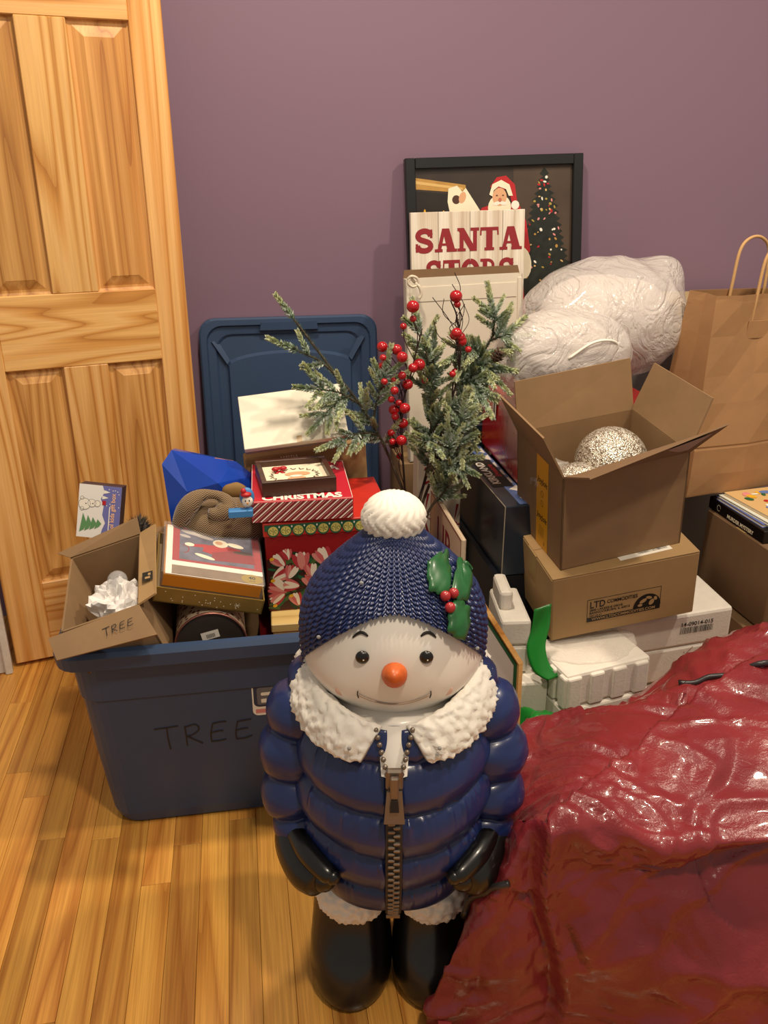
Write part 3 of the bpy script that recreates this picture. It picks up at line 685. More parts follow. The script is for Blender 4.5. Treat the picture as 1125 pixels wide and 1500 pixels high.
fb = thing('floral_gift_box', 'red gift box with tulip print and green scalloped trim', 'gift box', (.023, 1.66, .4145), (.7, 0, 0))
w, d, h = .271, .237, .21
mk('box_body', *box(w, d, h-.03, .002), M('red_gift_paper', '8f1418', .4), fb)
mk('box_lid', *box(w+.006, d+.006, .032, .002, (-.003, -.003, h-.032)), M('bright_red_paper', 'bf2a1c', .45, var=.08, vs=30), fb)
p = Print(); trim = M('trim_green', '1d5a40', .5); damask = M('trim_gold', 'cfc067', .5)
p.poly(trim, rect(0, h-.018, w, h-.004), 1)
for k in range(10):
    cx = .018+k*.0265; p.poly(trim, oval(cx, h-.019, .0128, .013, 0, 16), 1.2).poly(damask, oval(cx, h-.018, .0105, .0105, 0, 16), 1.6)
    for s in (-1, 1): p.line(trim, [(cx+s*.0055+.003*math.cos(q), h-.019+.0035*math.sin(q)) for q in np.linspace(0, 5, 9)], .0011, 2)
    p.line(trim, [(cx, h-.027), (cx, h-.01)], .001, 2).poly(white, [(cx+.013, h-.012), (cx+.0148, h-.009), (cx+.013, h-.006), (cx+.0112, h-.009)], 2)
p.build('scalloped_trim', fb, (0, -.003, 0), (1, 0, 0), (0, 0, 1), .0006)
p = Print(); L = 1; lf = [green, dgreen, M('olive_print', '45602e', .5)]
p.poly(M('flower_ground', '3a1512', .5), rect(.001, .003, w-.001, .125), .5)
for k in range(170):
    p.poly(lf[k % 3], oval(rnd.uniform(.008, w-.008), rnd.uniform(.008, .138), rnd.uniform(.008, .016), rnd.uniform(.003, .006), rnd.uniform(0, 180), 10), 1+k*.01)
petal = [M('petal_white', 'e8d9c6', .5), M('petal_pink', 'd4847c', .5), M('petal_red', 'b03038', .5), M('petal_rose', 'c65d5d', .5)]
def tulip(cx, cy, s, a, kind, L):
    for dx, rr_, m in ((-.5, .42, petal[(kind+1) % 4]), (.5, .42, petal[(kind+2) % 4]), (0, .5, petal[kind % 4]), (-.25, .3, petal[(kind+3) % 4]), (.25, .3, petal[0])):
        ca, sa = math.cos(R(a)), math.sin(R(a)); px, py = dx*s, .35*s*(1-abs(dx))
        L += .06; p.poly(m, oval(cx+px*ca-py*sa, cy+px*sa+py*ca, rr_*s*.95, s*1.2, a+dx*-45, 14), L)
fl_ = [(.03, .118, .013, 40, 0), (.075, .112, .016, 5, 1), (.026, .085, .014, -60, 3), (.125, .118, .017, 25, 0), (.145, .098, .016, -20, 3), (.105, .062, .019, 30, 0), (.125, .048, .016, -30, 0), (.028, .055, .016, 60, 2), (.024, .035, .013, 120, 1), (.062, .022, .012, 20, 0), (.17, .07, .018, 10, 1), (.2, .115, .016, -10, 0), (.21, .05, .017, 40, 2), (.245, .09, .016, 0, 0), (.165, .025, .015, 15, 3), (.24, .03, .014, -30, 1)]
fl_ += [(.05, .09, .012, -20, 2), (.055, .06, .013, 80, 1), (.09, .035, .014, -40, 3), (.095, .09, .012, 10, 2), (.155, .05, .013, 60, 2), (.19, .095, .013, 30, 3), (.225, .07, .014, -50, 2), (.045, .132, .010, 10, 1), (.19, .03, .012, 0, 0), (.255, .06, .012, 20, 3)]
for i, (a, b, c, e, k) in enumerate(fl_): tulip(a, b, c*1.12, e, k, 2.5+i*.3)
for a, b in ((.012, .126), (.012, .075), (.088, .088), (.05, .035), (.15, .13), (.014, .014)): p.poly(yellow, oval(a, b, .005, .004, 20, 10), 8)
p.build('tulip_print', fb, (0, 0, 0), (1, 0, 0), (0, 0, 1), .0006, .00015)

xb = thing('striped_gift_box', 'flat red box with CHRISTMAS lettering and candy-striped sides', 'gift box', (-.001, 1.655, .6285), (-1.6, 0, 0))
w, d, h = .212, .239, .046
mk('box_body', *box(w, d, h, .0015), M('bright_pink_red', 'c01c30', .45), xb)
p = Print().poly(M('stripe_maroon', '7c1a20', .5), rect(.0015, .0015, w-.0015, h-.0015), 0)
k = -.05
while k < w:
    for off, wd_ in ((0, .0028), (.0075, .0012)):
        a0_, b0_ = k+off, .0015; pts = [(a0_, .0015), (a0_+wd_*1.4, .0015), (a0_+wd_*1.4+.048, h-.0015), (a0_+.048, h-.0015)]
        cl = []
        for (xa, ya) in pts: cl.append((xa, ya))
        # clip to the side panel
        def clip(poly, lim, sgn):
            out = []
            for i in range(len(poly)):
                A, B = poly[i], poly[(i+1) % len(poly)]; ia, ib = sgn*(A[0]-lim) >= 0, sgn*(B[0]-lim) >= 0
                if ia: out.append(A)
                if ia != ib: q = (lim-A[0])/(B[0]-A[0]); out.append((lim, A[1]+q*(B[1]-A[1])))
            return out
        cl = clip(clip(cl, .0015, 1), w-.0015, -1) if cl else cl
        if len(cl) > 2: p.poly(white if off == 0 else pink, cl, 1)
    k += .0165
p.build('striped_side', xb, (0, 0, 0), (1, 0, 0), (0, 0, 1))
p = Print().text(white, 'CHRISTMAS', w/2, .008, .037, 1, .0016, 'CENTER', .86).text(white, 'A', w-.028, d-.06, .04, 1, .0016)
for a, b, c, e in ((.001, .001, w-.001, .002), (.001, d-.002, w-.001, d-.001), (.001, .001, .002, d-.001), (w-.002, .001, w-.001, d-.001)): p.poly(white, rect(a, b, c, e), 1)
p.build('top_lettering', xb, (0, 0, h), (1, 0, 0), (0, 1, 0))

sh = thing('shadow_box', 'small dark wooden shadow box with reindeer art and red bow', 'shadow box', (.024, 1.677, .6755), (4.4, 0, 0))
w, d, h = .157, .147, .033
wal = wood('walnut', [(0, '2e1810'), (.4, '4a2a1c'), (1, '3a2016')], 'X', 9, .06, 5, .4)
t = .011
for q in (box(w, t, h, .001), box(w, t, h, .001, (0, d-t, 0)), box(t, d-2*t, h, .001, (0, t, 0)), box(t, d-2*t, h, .001, (w-t, t, 0))): mk('frame_side', *q, wal, sh)
mk('backing', *box(w-2*t, d-2*t, .004, 0, (t, t, .015)), cream, sh)
p = Print()
p.poly(skin, oval(.085, .075, .028, .014, 0), 1).poly(skin, oval(.08, .05, .02, .008, 0), 1).poly(white, oval(.08, .062, .014, .006, 0), 2)
for k in range(18):
    a = k*20+8; x_, y_ = .078+.046*math.cos(R(a)), .07+.034*math.sin(R(a))
    p.line(brown, [(x_, y_), (x_+.011*math.cos(R(a+30)), y_+.011*math.sin(R(a+30)))], .0018, 1.5).line(dgreen, [(x_, y_), (x_+.009*math.cos(R(a-50)), y_+.009*math.sin(R(a-50)))], .0022, 1.6)
p.build('reindeer_art', sh, (0, 0, .019), (1, 0, 0), (0, 1, 0))
mk('red_bow', *join(ell((.040, .098, .026), (.009, .006, .005), 10, 6), ell((.057, .100, .026), (.009, .006, .005), 10, 6), ell((.0485, .099, .027), (.004, .004, .004), 8, 6), slab([(.047, .097, .022), (.052, .097, .022), (.060, .086, .021), (.053, .086, .021)], .002), slab([(.045, .097, .022), (.049, .097, .022), (.044, .085, .021), (.037, .086, .021)], .002)), M('bow_red', 'b01420', .4), sh, smooth=True)

wf = thing('flat_white_box', 'flat white box tilted up against the blue tote lid', 'box', (-.005, 1.86, .711), (4.5, 44, -7.7))
w, d, h = .234, .136, .026
mk('box_base', *box(w, d, h*.45, .001), M('grey_card', '8f897c', .7), wf)
mk('box_lid', *box(w+.002, d+.002, h*.6, .001, (-.001, -.001, h*.42)), M('white_lid', 'e9e1cd', .6, var=.03), wf)
mk('tape_tab', *box(.012, .016, .0006, 0, (.118, -.001, h*1.02)), M('packing_tape', ''), wf)
tb = thing('stamped_carton', 'tan cardboard box with pale stamp behind the shadow box', 'box', (.004, 1.899, .4145), (6.6, 0, -2.5))
mk('box_body', *box(.289, .045, .274, .003), kraft2, tb)
p = Print()
for r_ in range(4):
    for k in range(7): p.poly(cream, rect(.082+k*.006, .250+r_*.005, .082+k*.006+rnd.uniform(.002, .005), .2535+r_*.005), 1)
p.build('pale_stamp', tb, (0, 0, 0), (1, 0, 0), (0, 0, 1))

# open TREE carton
tc = thing('tree_carton', 'open cardboard carton with TREE marked on its front flap', 'box', (-.318, 1.492, .362), (3.4, 11, -17))
w, d, h = .153, .235, .165
mk('carton_body', *open_box(w, d, h), kraft, tc)
mk('flap', *slab([(w, d, h), (w, 0, h), (w+.035, .01, h+.004), (w+.038, d-.004, h+.012)], .004), kraft2, tc)
mk('flap', *slab([(0, d, h), (w, d, h), (w+.004, d+.02, h+.028), (-.024, d+.016, h+.01)], .004), kraft, tc)
ff = mk('flap', *slab([(w, 0, h), (-.026, 0, h-.006), (-.012, -.05, h-.022), (w+.022, -.062, h-.032)], .004), kraft, tc)
p = Print(); strokes(p, mk_, TREE, .085, .012, .0155, .0014)
A, B_, Cc, D_ = [np.array(q) for q in ((-.026, 0, h-.006), (w, 0, h), (w+.022, -.062, h-.032), (-.012, -.05, h-.022))]
U = (B_-A)/np.linalg.norm(B_-A); Wv = (A-D_); Wv = Wv-U*(Wv@U); Wv /= np.linalg.norm(Wv)
p.build('marker_lettering', ff, D_+U*.006+np.cross(U, Wv)*.0042, U, Wv, .0006)
p = Print().poly(black, rect(0, 0, .026, .020), 1).poly(kraft2, rect(.005, .005, .011, .015), 2).poly(kraft2, rect(.014, .004, .021, .009), 2)
p.build('printed_mark', tc, (w+.030, d*.22, h+.0085), (0, 1, .03), (-1, 0, .1), .002)
tag(mk('tissue_paper', *blob((.05, .058, .042), 44, 26, .03, 24, 'ridge', 8, None, .008), M('white_tissue', 'e8e4e0', .6), loc=rot_pt(tc, (.085, .095, .098)), smooth=False), 'crumpled white tissue paper in the open TREE carton', 'tissue paper')
tag(mk('clear_ornament', *ell((0, 0, 0), (.02, .02, .02), 16, 10), film('glassy', .35, 'd8d8d8', .08), loc=rot_pt(tc, (.10, .12, .152)), smooth=True), 'small clear round ornament resting on the white tissue paper', 'ornament')

# bear gift box
bgx = thing('bear_gift_box', 'white and purple printed box with bears and a fir tree', 'gift box', (-.400, 1.872, .533), (-4, -14, 8))
w, d, h = .094, .05, .122
mk('box_body', *box(w, d, h, .001), M('dark_purple_card', '211a38', .4), bgx)
p = Print().poly(M('bear_white', 'e9e6e2', .5), rect(0, 0, w, h), 0); pur = M('bear_purple', '6d6fae', .5)
p.poly(pur, [(w*.55, h), (w, h), (w, 0), (w*.55, 0), (w*.60, h*.18), (w*.66, h*.3), (w*.58, h*.45), (w*.6, h*.62), (w*.52, h*.75), (w*.6, h*.88)], 1)
for k, (a, b) in enumerate(((.055, .108), (.052, .095))): p.poly(white, [(a, b-.004), (a+.005, b-.003), (a+.014, b), (a+.005, b+.003), (a, b+.004)], 2)
fgr = M('fir_print', '5e8f5c', .5)
for k in range(4): p.poly(fgr, [(.006+k*.011, .012+k*.003), (.012+k*.011, .056-k*.004), (.021+k*.011, .034), (.016+k*.011, .018+k*.003)], 2)
for cx, cy, r_ in ((.014, .077, .013), (.03, .08, .009), (.008, .09, .004), (.009, .066, .004), (.042, .08, .007)):
    p.poly(white, oval(cx, cy, r_, r_, 0, 16), 2).line(grey, [(cx+r_*math.cos(q), cy+r_*math.sin(q)) for q in np.linspace(0, 2*PI, 18)], .0008, 2.5)
for cx, cy in ((.017, .078), (.032, .079)): p.poly(black, oval(cx, cy, .0014, .0014, 0, 8), 3)
p.poly(red, rect(.053, .078, .061, .088), 3)
p.text(M('title_peach', 'e5b59a', .5), 'Cool kids gift box', .081, .008, .0135, 3, .0004, 'LEFT', 1, 0, 90).line(white, [(.070, .01), (.070, .075)], .002, 3)
for k in range(14): p.poly(white, oval(rnd.uniform(.062, .092), rnd.uniform(.004, h-.004), .0012, .0012, 0, 6), 1.5)
p.build('front_print', bgx, (0, 0, 0), (1, 0, 0), (0, 0, 1))

# round tin lying on its side
tn = thing('round_tin', 'round tin lying on its side with patterned edge and price sticker', 'tin', (-.098, 1.525, .425), (2, 0, 0))
def ylathe(prof, n=36): return [(r*math.cos(2*PI*k/n), y, r*math.sin(2*PI*k/n)) for k in range(n) for r, y in prof]
n = 36; prof = [(.0705, .002), (.0705, .16)]; P = np.array([[(r*math.cos(2*PI*k/n), y, r*math.sin(2*PI*k/n)) for r, y in prof] for k in range(n)])
tinp, tn_, tb_ = nt_new('tin_pattern'); vv_ = mapped(tn_, (1, 1, 1)); vt = node(tn_, 'ShaderNodeTexVoronoi'); vt.inputs['Scale'].default_value = 85; tn_.links.new(vv_, vt.inputs['Vector'])
tn_.links.new(ramp(tn_, vt.outputs['Distance'], [(.3, '5a1a18'), (.42, 'c9b39a')]), tb_.inputs['Base Color']); tb_.inputs['Roughness'].default_value = .4
mk('tin_side', *grid(P, True, False, False, True), tinp, tn, smooth=False)
prof = [(.071, .006), (.073, 0), (.0715, -.0035), (.069, -.002), (.067, .003)]; P = np.array([[(r*math.cos(2*PI*k/n), y, r*math.sin(2*PI*k/n)) for r, y in prof] for k in range(n)])
mk('tin_rim', *grid(P, True), M('rim_metal', '8a5a50', .35, .7), tn, smooth=True)
mk('tin_base', [(.0675*math.cos(2*PI*k/n), .0028, .0675*math.sin(2*PI*k/n)) for k in range(n)], [tuple(range(n))[::-1]], M('tin_metal', '5b5048', .4, .6), tn)
p = Print().poly(white, rect(0, 0, .036, .018), 0)
for k in range(10): p.poly(black, rect(.01+k*.0018, .003, .0108+k*.0018, .012), 1)
p.build('price_sticker', tn, (-.016, .0022, .008), (.97, 0, .2), (-.2, 0, .97))

# boxed Christmas cards in a gold tray
cb = thing('card_set_box', 'gold box of red holiday cards under a clear lid', 'card box', (-.203, 1.524, .534), (1.4, 7.6, 15.4))
w, d, h = .216, .205, .068
goldp = M('gold_card', '8c7238', .4, .2, var=.1, vs=40)
mk('gold_tray', *open_box(w, d, .034, .003), goldp, cb)
mk('tray_fill', *box(w-.008, d-.008, .004, 0, (.004, .004, .004)), goldp, cb)
mk('envelope_stack', *box(w-.022, d-.02, h-.014, .001, (.011, .008, .0085)), M('amber_envelopes', 'b4761f', .5, var=.15, vs=60, stretch=(.1, 1, 6)), cb)
mk('clear_lid', *box(w-.012, d-.012, h-.009, .001, (.006, .006, .0085)), film('lid_film', .10, 'ffffff', .06), cb)
p = Print()
p.poly(white, rect(.008, .002, w-.014, d-.018), 0).poly(M('card_red', 'a42a32', .5), rect(.02, .052, w-.014, d-.018), 1)
p.poly(M('card_sky', '67667a', .5, var=.4, vs=30), rect(.034, .060, w-.03, d-.028), 2)
for cx, cy, rx, ry in ((.06, .165, .025, .007), (.085, .155, .02, .006), (.045, .15, .012, .005)): p.poly(M('cloud', 'bdb4ad', .5), oval(cx, cy, rx, ry, -15, 14), 3)
p.poly(red, [(.085, .125), (.125, .132), (.16, .125), (.165, .09), (.12, .085), (.08, .1)], 3.5).poly(red, [(.055, .122), (.09, .128), (.09, .115), (.058, .112)], 3.6)
p.poly(cream, oval(.118, .138, .016, .015, 0, 14), 4).poly(skin, oval(.115, .140, .008, .007, 0, 12), 4.5).poly(cream, oval(.15, .138, .018, .008, -15, 12), 4).poly(cream, oval(.054, .119, .010, .007, 0, 12), 4)
p.poly(maroon, [(.1, .1), (.13, .112), (.185, .108), (.19, .075), (.1, .07)], 4).poly(brown, oval(.165, .113, .022, .006, 0, 12), 4.2).poly(cream, oval(.085, .08, .022, .006, -20, 12), 4.3)
p.line(maroon, [(.043+.010*math.cos(q), .1+.014*math.sin(q)) for q in np.linspace(-1.6, 1.8, 10)], .0025, 4)
p.poly(M('taupe_print', '86705a', .5, var=.2, vs=30), rect(.02, .004, w-.014, .036), 1).poly(gold, oval(w-.037, .021, .022, .016, 0, 20), 2).text(black, '40', w-.037, .02, .014, 3, .0003).text(black, 'cards', w-.037, .012, .006, 3)
p.build('card_picture', cb, (.006, .006, h-.0052), (1, 0, 0), (0, 1, 0), .0003, .00012)
mk('gold_edge', *box(w-.024, .001, .026, 0, (.012, .0055, .036)), M('amber_face', 'c07d22', .25, .2), cb)
p = Print()
for k in range(22): p.poly(cream, oval(rnd.uniform(.008, w-.008), rnd.uniform(.004, .03), .0013, .0013, 0, 6), 1)
p.line(cream, [(.16, .01), (.168, .02)], .001).line(cream, [(.16, .02), (.168, .01)], .001).line(cream, [(.158, .015), (.17, .015)], .001)
p.build('snowflake_dots', cb, (0, 0, 0), (1, 0, 0), (0, 0, 1))

# blue gift bag, herringbone cloth, figurine, fuzzy bobble
V = [(-.190, 1.84, .706), (-.168, 1.86, .731), (-.030, 1.885, .688), (.012, 1.87, .655), (-.138, 1.80, .652), (-.178, 1.80, .572), (-.10, 1.80, .56), (.005, 1.81, .57), (.01, 1.905, .56), (-.19, 1.90, .56), (-.165, 1.905, .72), (-.07, 1.795, .67)]
F = [(0, 4, 1), (0, 5, 4), (1, 4, 11), (1, 11, 2), (11, 3, 2), (4, 5, 6), (4, 6, 11), (11, 6, 7), (11, 7, 3), (3, 7, 8), (3, 8, 2), (2, 8, 10), (2, 10, 1), (10, 8, 9), (10, 9, 0), (10, 0, 1), (0, 9, 5), (5, 9, 8), (5, 8, 7), (5, 7, 6)]
bg = thing('blue_gift_bag', 'shiny royal blue gift bag crumpled in the tote by the door', 'gift bag')
mk('bag_body', V, F, M('royal_blue', '0f3fa8', .28, var=.1, vs=10, coat=.25), bg)
mk('orange_tag', *slab([(-.075, 1.875, .703), (-.035, 1.885, .690), (-.038, 1.882, .683), (-.08, 1.872, .695)], .001), M('orange_card', 'cf8a44', .6), bg)
hb, hn, hbb = nt_new('herringbone'); tcx_ = node(hn, 'ShaderNodeTexCoord'); sp = node(hn, 'ShaderNodeSeparateXYZ'); hn.links.new(tcx_.outputs['Object'], sp.inputs[0])
zig = math_(hn, 'PINGPONG', sp.outputs[0], .010)
ss = math_(hn, 'ADD', math_(hn, 'ADD', sp.outputs[2], math_(hn, 'MULTIPLY', sp.outputs[1], .8)), math_(hn, 'MULTIPLY', zig, 1.0))
fr = math_(hn, 'FRACT', math_(hn, 'MULTIPLY', ss, 190))
hn.links.new(ramp(hn, fr, [(.35, '2e2118'), (.5, '9a7f5c'), (.85, 'a98e68'), (.97, '2e2118')]), hbb.inputs['Base Color']); hbb.inputs['Roughness'].default_value = .9; hbb.inputs['Sheen Weight'].default_value = .3
cl = thing('herringbone_hat', 'folded brown herringbone tweed cap among the gift boxes', 'cap', (-.07, 1.745, .59))
mk('cap_body', *blob((.088, .062, .062), 44, 26, .018, 11, 'fbm', 2, -.058), hb, cl, smooth=True)
mk('rolled_brim', *tube(catmull([(-.085, -.03, .02), (-.06, -.035, .065), (-.03, -.03, .085), (.005, -.025, .078), (.02, -.03, .055), (.0, -.04, .045), (-.02, -.045, .05)], 6), [.016+.006*math.sin(k*.3) for k in range(37)], 10), hb, cl, smooth=True)
mk('lining_tab', *blob((.028, .012, .016), 16, 10, .004, 20, 'fbm', 3), M('tan_lining', '8a6a3a', .8), cl, loc=(.035, .02, .072), smooth=True)
fg = thing('snowman_figurine', 'tiny snowman trinket with red hat on a light blue base', 'figurine', (-.018, 1.647, .655))
mk('base_bar', *box(.05, .02, .016, .002, (-.03, -.012, -.005)), M('sky_blue_plastic', '3d84c4', .4), fg)
mk('head', *ell((.010, .0, .027), (.0115, .010, .0125), 16, 10), white, fg, smooth=True)
mk('blue_hood', *ell((.010, .005, .034), (.015, .008, .021), 16, 10), M('sky_blue_plastic', ''), fg, smooth=True)
mk('red_hat', *join(ell((.008, -.001, .042), (.0115, .010, .006), 14, 8), ell((.003, -.001, .049), (.006, .006, .007), 12, 8)), red, fg, smooth=True)
mk('face_dots', *join(ell((.006, -.0095, .031), (.0014, .001, .002), 8, 6), ell((.014, -.0095, .031), (.0014, .001, .002), 8, 6)), black, fg)
mk('nose', *ell((.010, -.0105, .026), (.002, .003, .002), 8, 6), orange, fg)
fz = thing('grey_bobble', 'dark grey fuzzy bobble beside the bear gift box', 'bobble', (-.246, 1.76, .585))
mk('core', *ell((0, 0, 0), (.026, .024, .024), 16, 10), M('dark_wool', '3b352f', 1), fz, smooth=True)
V, F = [], []
for k in range(700):
    z_ = rnd.uniform(-1, 1); a = rnd.uniform(0, 2*PI); q = math.sqrt(1-z_*z_); n_v = np.array([q*math.cos(a), q*math.sin(a), z_]); e = n_v+np.array([rnd.uniform(-.4, .4) for _ in range(3)])
    s_ = np.cross(n_v, [.3, .5, .8]); s_ = s_/np.linalg.norm(s_)*.0011; b_0 = n_v*.023; i = len(V)
    V += [b_0-s_, b_0+s_, b_0+e*.014]; F.append((i, i+1, i+2))
o = mk('wool_strands', V, F, M('grey_wool', '5d554c', 1), fz); o['kind'] = 'stuff'
mk('cuff', *blob((.032, .024, .03), 20, 12, .006, 30, 'fbm', 4), hb, fz, loc=(.02, -.01, -.03), smooth=True)

# ================================================================== PINE AND BERRY SPRAYS
m_ndl, nn, nb_ = nt_new('needles'); g_ = node(nn, 'ShaderNodeTexCoord'); sp = node(nn, 'ShaderNodeSeparateXYZ'); nn.links.new(g_.outputs['Object'], sp.inputs[0])
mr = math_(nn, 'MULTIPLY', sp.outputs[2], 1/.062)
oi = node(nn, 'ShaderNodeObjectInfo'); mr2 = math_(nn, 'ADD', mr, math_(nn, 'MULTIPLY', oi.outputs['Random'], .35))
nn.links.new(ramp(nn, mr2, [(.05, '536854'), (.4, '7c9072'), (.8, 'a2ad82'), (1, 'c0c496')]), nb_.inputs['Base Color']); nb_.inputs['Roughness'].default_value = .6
m_frost = M('frost_needles', 'aab5aa', .7, var=.4, vs=200)
m_stem = M('stem_bark', '54483a', .8, var=.3, vs=80, bmp=.6, bs=120)
def sprig_mesh(L, seed, nd=190):
    r = random.Random(seed); V, F = join(tube([(0, 0, 0), (0, 0, L)], [.0022, .0012], 5)); V = list(V); F = list(F); fm = [0]*len(F)
    for k in range(nd):
        t = r.random()**.85; z = L*t; a = r.uniform(0, 2*PI); le = .0125*(1-.35*t)*r.uniform(.8, 1.2); up_ = .75+.5*t
        d_ = np.array([math.cos(a), math.sin(a), up_]); d_ /= np.linalg.norm(d_); b = np.array([0, 0, z]); s_ = np.cross(d_, [math.sin(a), -math.cos(a), .2]); s_ = s_/np.linalg.norm(s_)*.0016
        i = len(V); V += [tuple(b-s_*.7), tuple(b+s_*.7), tuple(b+d_*le*.6+s_), tuple(b+d_*le), tuple(b+d_*le*.6-s_)]; F.append((i, i+1, i+2, i+3, i+4)); fm.append(0)
        if (t < .5 and k % 2 == 0) or k % 6 == 0: fm[-1] = 1
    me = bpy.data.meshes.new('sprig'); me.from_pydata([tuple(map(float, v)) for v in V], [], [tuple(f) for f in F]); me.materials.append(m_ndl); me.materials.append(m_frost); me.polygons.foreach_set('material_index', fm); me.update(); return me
SPR = [sprig_mesh(.062, s) for s in range(3)]+[sprig_mesh(.045, 9)]
def add_sprig(parent, p_, d_, sc=1):
    d_ = Vector(d_).normalized(); o = bpy.data.objects.new('sprig', rnd.choice(SPR)); COL.objects.link(o); o.parent = parent
    o.location = Vector(p_); o.rotation_mode = 'QUATERNION'; o.rotation_quaternion = d_.to_track_quat('Z', 'Y'); o.scale = (sc*1.15,)*3
BASE = np.array([.375, 1.905, .03])
def frost_sleeve(c, i0, i1, seed):     # short frosted needles hugging the stem
    r = random.Random(seed); V, F = [], []
    for i in range(i0, i1-1):
        for k in range(26):
            t = r.random(); b = c[i]*(1-t)+c[i+1]*t; ax_ = c[i+1]-c[i]; ax_ = ax_/(np.linalg.norm(ax_)+1e-9); a = np.array([r.gauss(0, 1) for _ in range(3)]); a -= ax_*(a@ax_); a /= np.linalg.norm(a)
            d_ = (a+ax_*.8); d_ /= np.linalg.norm(d_); s_ = np.cross(d_, ax_)*.0011; j = len(V); V += [b-s_, b+s_, b+d_*.0125]; F.append((j, j+1, j+2))
    return V, F
def branch(label, pts, spans, seed, dens=1.0):
    r = random.Random(seed); t = thing('pine_spray', label, 'pine spray', tuple(BASE), None, 'frosted pine sprays')
    c = catmull(pts, 10)-BASE; n = len(c)
    mk('stem', *tube(c, [.0042-.0022*i/n for i in range(n)], 7), m_stem, t, smooth=True)
    i0 = int(n*spans[0]); V, F = frost_sleeve(c, i0, n, seed); o = mk('stem_needles', V, F, M('sleeve_green', '566b50', .6, var=.6, vs=220), t); o['kind'] = 'stuff'
    return t, c, r
def spread(t, c, r, lo, hi, count, ang=(35, 65), sc=(.8, 1.1)):
    n = len(c)
    for k in range(count):
        f_ = lo+(hi-lo)*(k+r.random()*.7)/count; i = min(n-2, int(f_*(n-1))); d_ = c[i+1]-c[i]; d_ /= np.linalg.norm(d_)
        a = np.array([r.gauss(0, 1), r.gauss(0, .6), r.gauss(0, 1)]); a -= d_*(a@d_); a /= np.linalg.norm(a); q = R(r.uniform(*ang))
        add_sprig(t, c[i], d_*math.cos(q)+a*math.sin(q), r.uniform(*sc))
    add_sprig(t, c[-1], c[-1]-c[-2], .9)
def twig(t, c, r, f_, tip, count=5):
    i = int(f_*(len(c)-1)); tip = np.array(tip)-BASE; s = c[i]; m_ = (s+tip)/2+np.array([0, -.008, .012]); q = catmull([s, m_, tip], 6)
    mk('twig', *tube(q, [.0024-.001*k/len(q) for k in range(len(q))], 6), m_stem, t, smooth=True)
    V, F = frost_sleeve(q, 0, len(q), 3); o = mk('stem_needles', V, F, M('sleeve_green', ''), t); o['kind'] = 'stuff'
    for k in range(count):
        f2 = .25+.75*(k+.5)/count; j = min(len(q)-2, int(f2*(len(q)-1))); d_ = q[j+1]-q[j]; d_ /= np.linalg.norm(d_); sgn = 1 if k % 2 else -1
        side = np.cross(d_, [0, -1, .35]); side /= np.linalg.norm(side); a = R(r.uniform(32, 52)); add_sprig(t, q[j], d_*math.cos(a)+side*sgn*math.sin(a)+np.array([0, r.uniform(-.2, .1), 0]), r.uniform(.75, 1.05))
    add_sprig(t, q[-1], d_, 1)
neck = (.385, 1.895, .47)
t, c, r = branch('long frosted pine spray reaching far left over the blue lid', [tuple(BASE), neck, (.335, 1.89, .66), (.265, 1.88, .80), (.185, 1.875, .91), (.115, 1.87, 1.01)], (.42,), 1)
twig(t, c, r, .62, (.158, 1.84, .86), 7); twig(t, c, r, .55, (.31, 1.86, .88), 8); twig(t, c, r, .50, (.215, 1.83, .745), 5); twig(t, c, r, .66, (.17, 1.83, .80), 6); twig(t, c, r, .72, (.12, 1.85, .945), 2)
spread(t, c, r, .46, .62, 8)
t, c, r = branch('upright frosted pine spray in the middle of the bundle', [tuple(BASE), (.395, 1.9, .47), (.43, 1.91, .66), (.435, 1.92, .80), (.44, 1.93, .92)], (.45,), 2)
spread(t, c, r, .45, .97, 44); twig(t, c, r, .8, (.405, 1.92, .97), 5); twig(t, c, r, .6, (.47, 1.86, .80), 8); twig(t, c, r, .55, (.42, 1.85, .72), 6); twig(t, c, r, .5, (.49, 1.85, .66), 6)
t, c, r = branch('frosted pine spray leaning right over the white carton', [tuple(BASE), (.40, 1.91, .47), (.475, 1.93, .68), (.525, 1.95, .82), (.57, 1.96, .905), (.605, 1.97, .96)], (.42,), 3)
spread(t, c, r, .45, .80, 50); twig(t, c, r, .70, (.575, 1.92, .865), 9); twig(t, c, r, .62, (.545, 1.89, .82), 8); twig(t, c, r, .55, (.50, 1.87, .72), 7); twig(t, c, r, .78, (.51, 1.92, .91), 7); twig(t, c, r, .88, (.635, 1.95, .93), 6); twig(t, c, r, .92, (.585, 1.95, .995), 5)
t, c, r = branch('short frosted pine spray low on the right of the bundle', [tuple(BASE), (.41, 1.89, .47), (.465, 1.87, .60), (.505, 1.86, .72)], (.5,), 4)
spread(t, c, r, .55, .95, 26); twig(t, c, r, .7, (.46, 1.84, .72), 7); twig(t, c, r, .8, (.49, 1.84, .78), 6)
# cones
cone_m = M('cone_brown', '3f2b20', .8)
def cone(loc, lab):
    t = thing('pine_cone', lab, 'pine cone', loc, (20, 30, 20), 'small pine cones in the sprays'); mk('core', *ell((0, 0, 0), (.009, .009, .016), 10, 8), cone_m, t)
    V, F = slab([(-.004, 0, 0), (.004, 0, 0), (.003, .010, .006), (-.003, .010, .006)], .0012); me = None
    for k in range(24):
        a = k*2.4; z_ = -.014+k*.0012; q = math.sqrt(max(.15, 1-(z_/.017)**2)); o = mk('scale', V, F, M('scale_brown', '5a4032', .8), t, mesh=me); me = o.data
        o.location = (.006*q*math.cos(a), .006*q*math.sin(a), z_); o.rotation_euler = (0, 0, a-PI/2)
cone((.585, 1.90, .905), 'small brown pine cone on the right pine spray'); cone((.335, 1.86, .72), 'small brown pine cone beside the red berries')
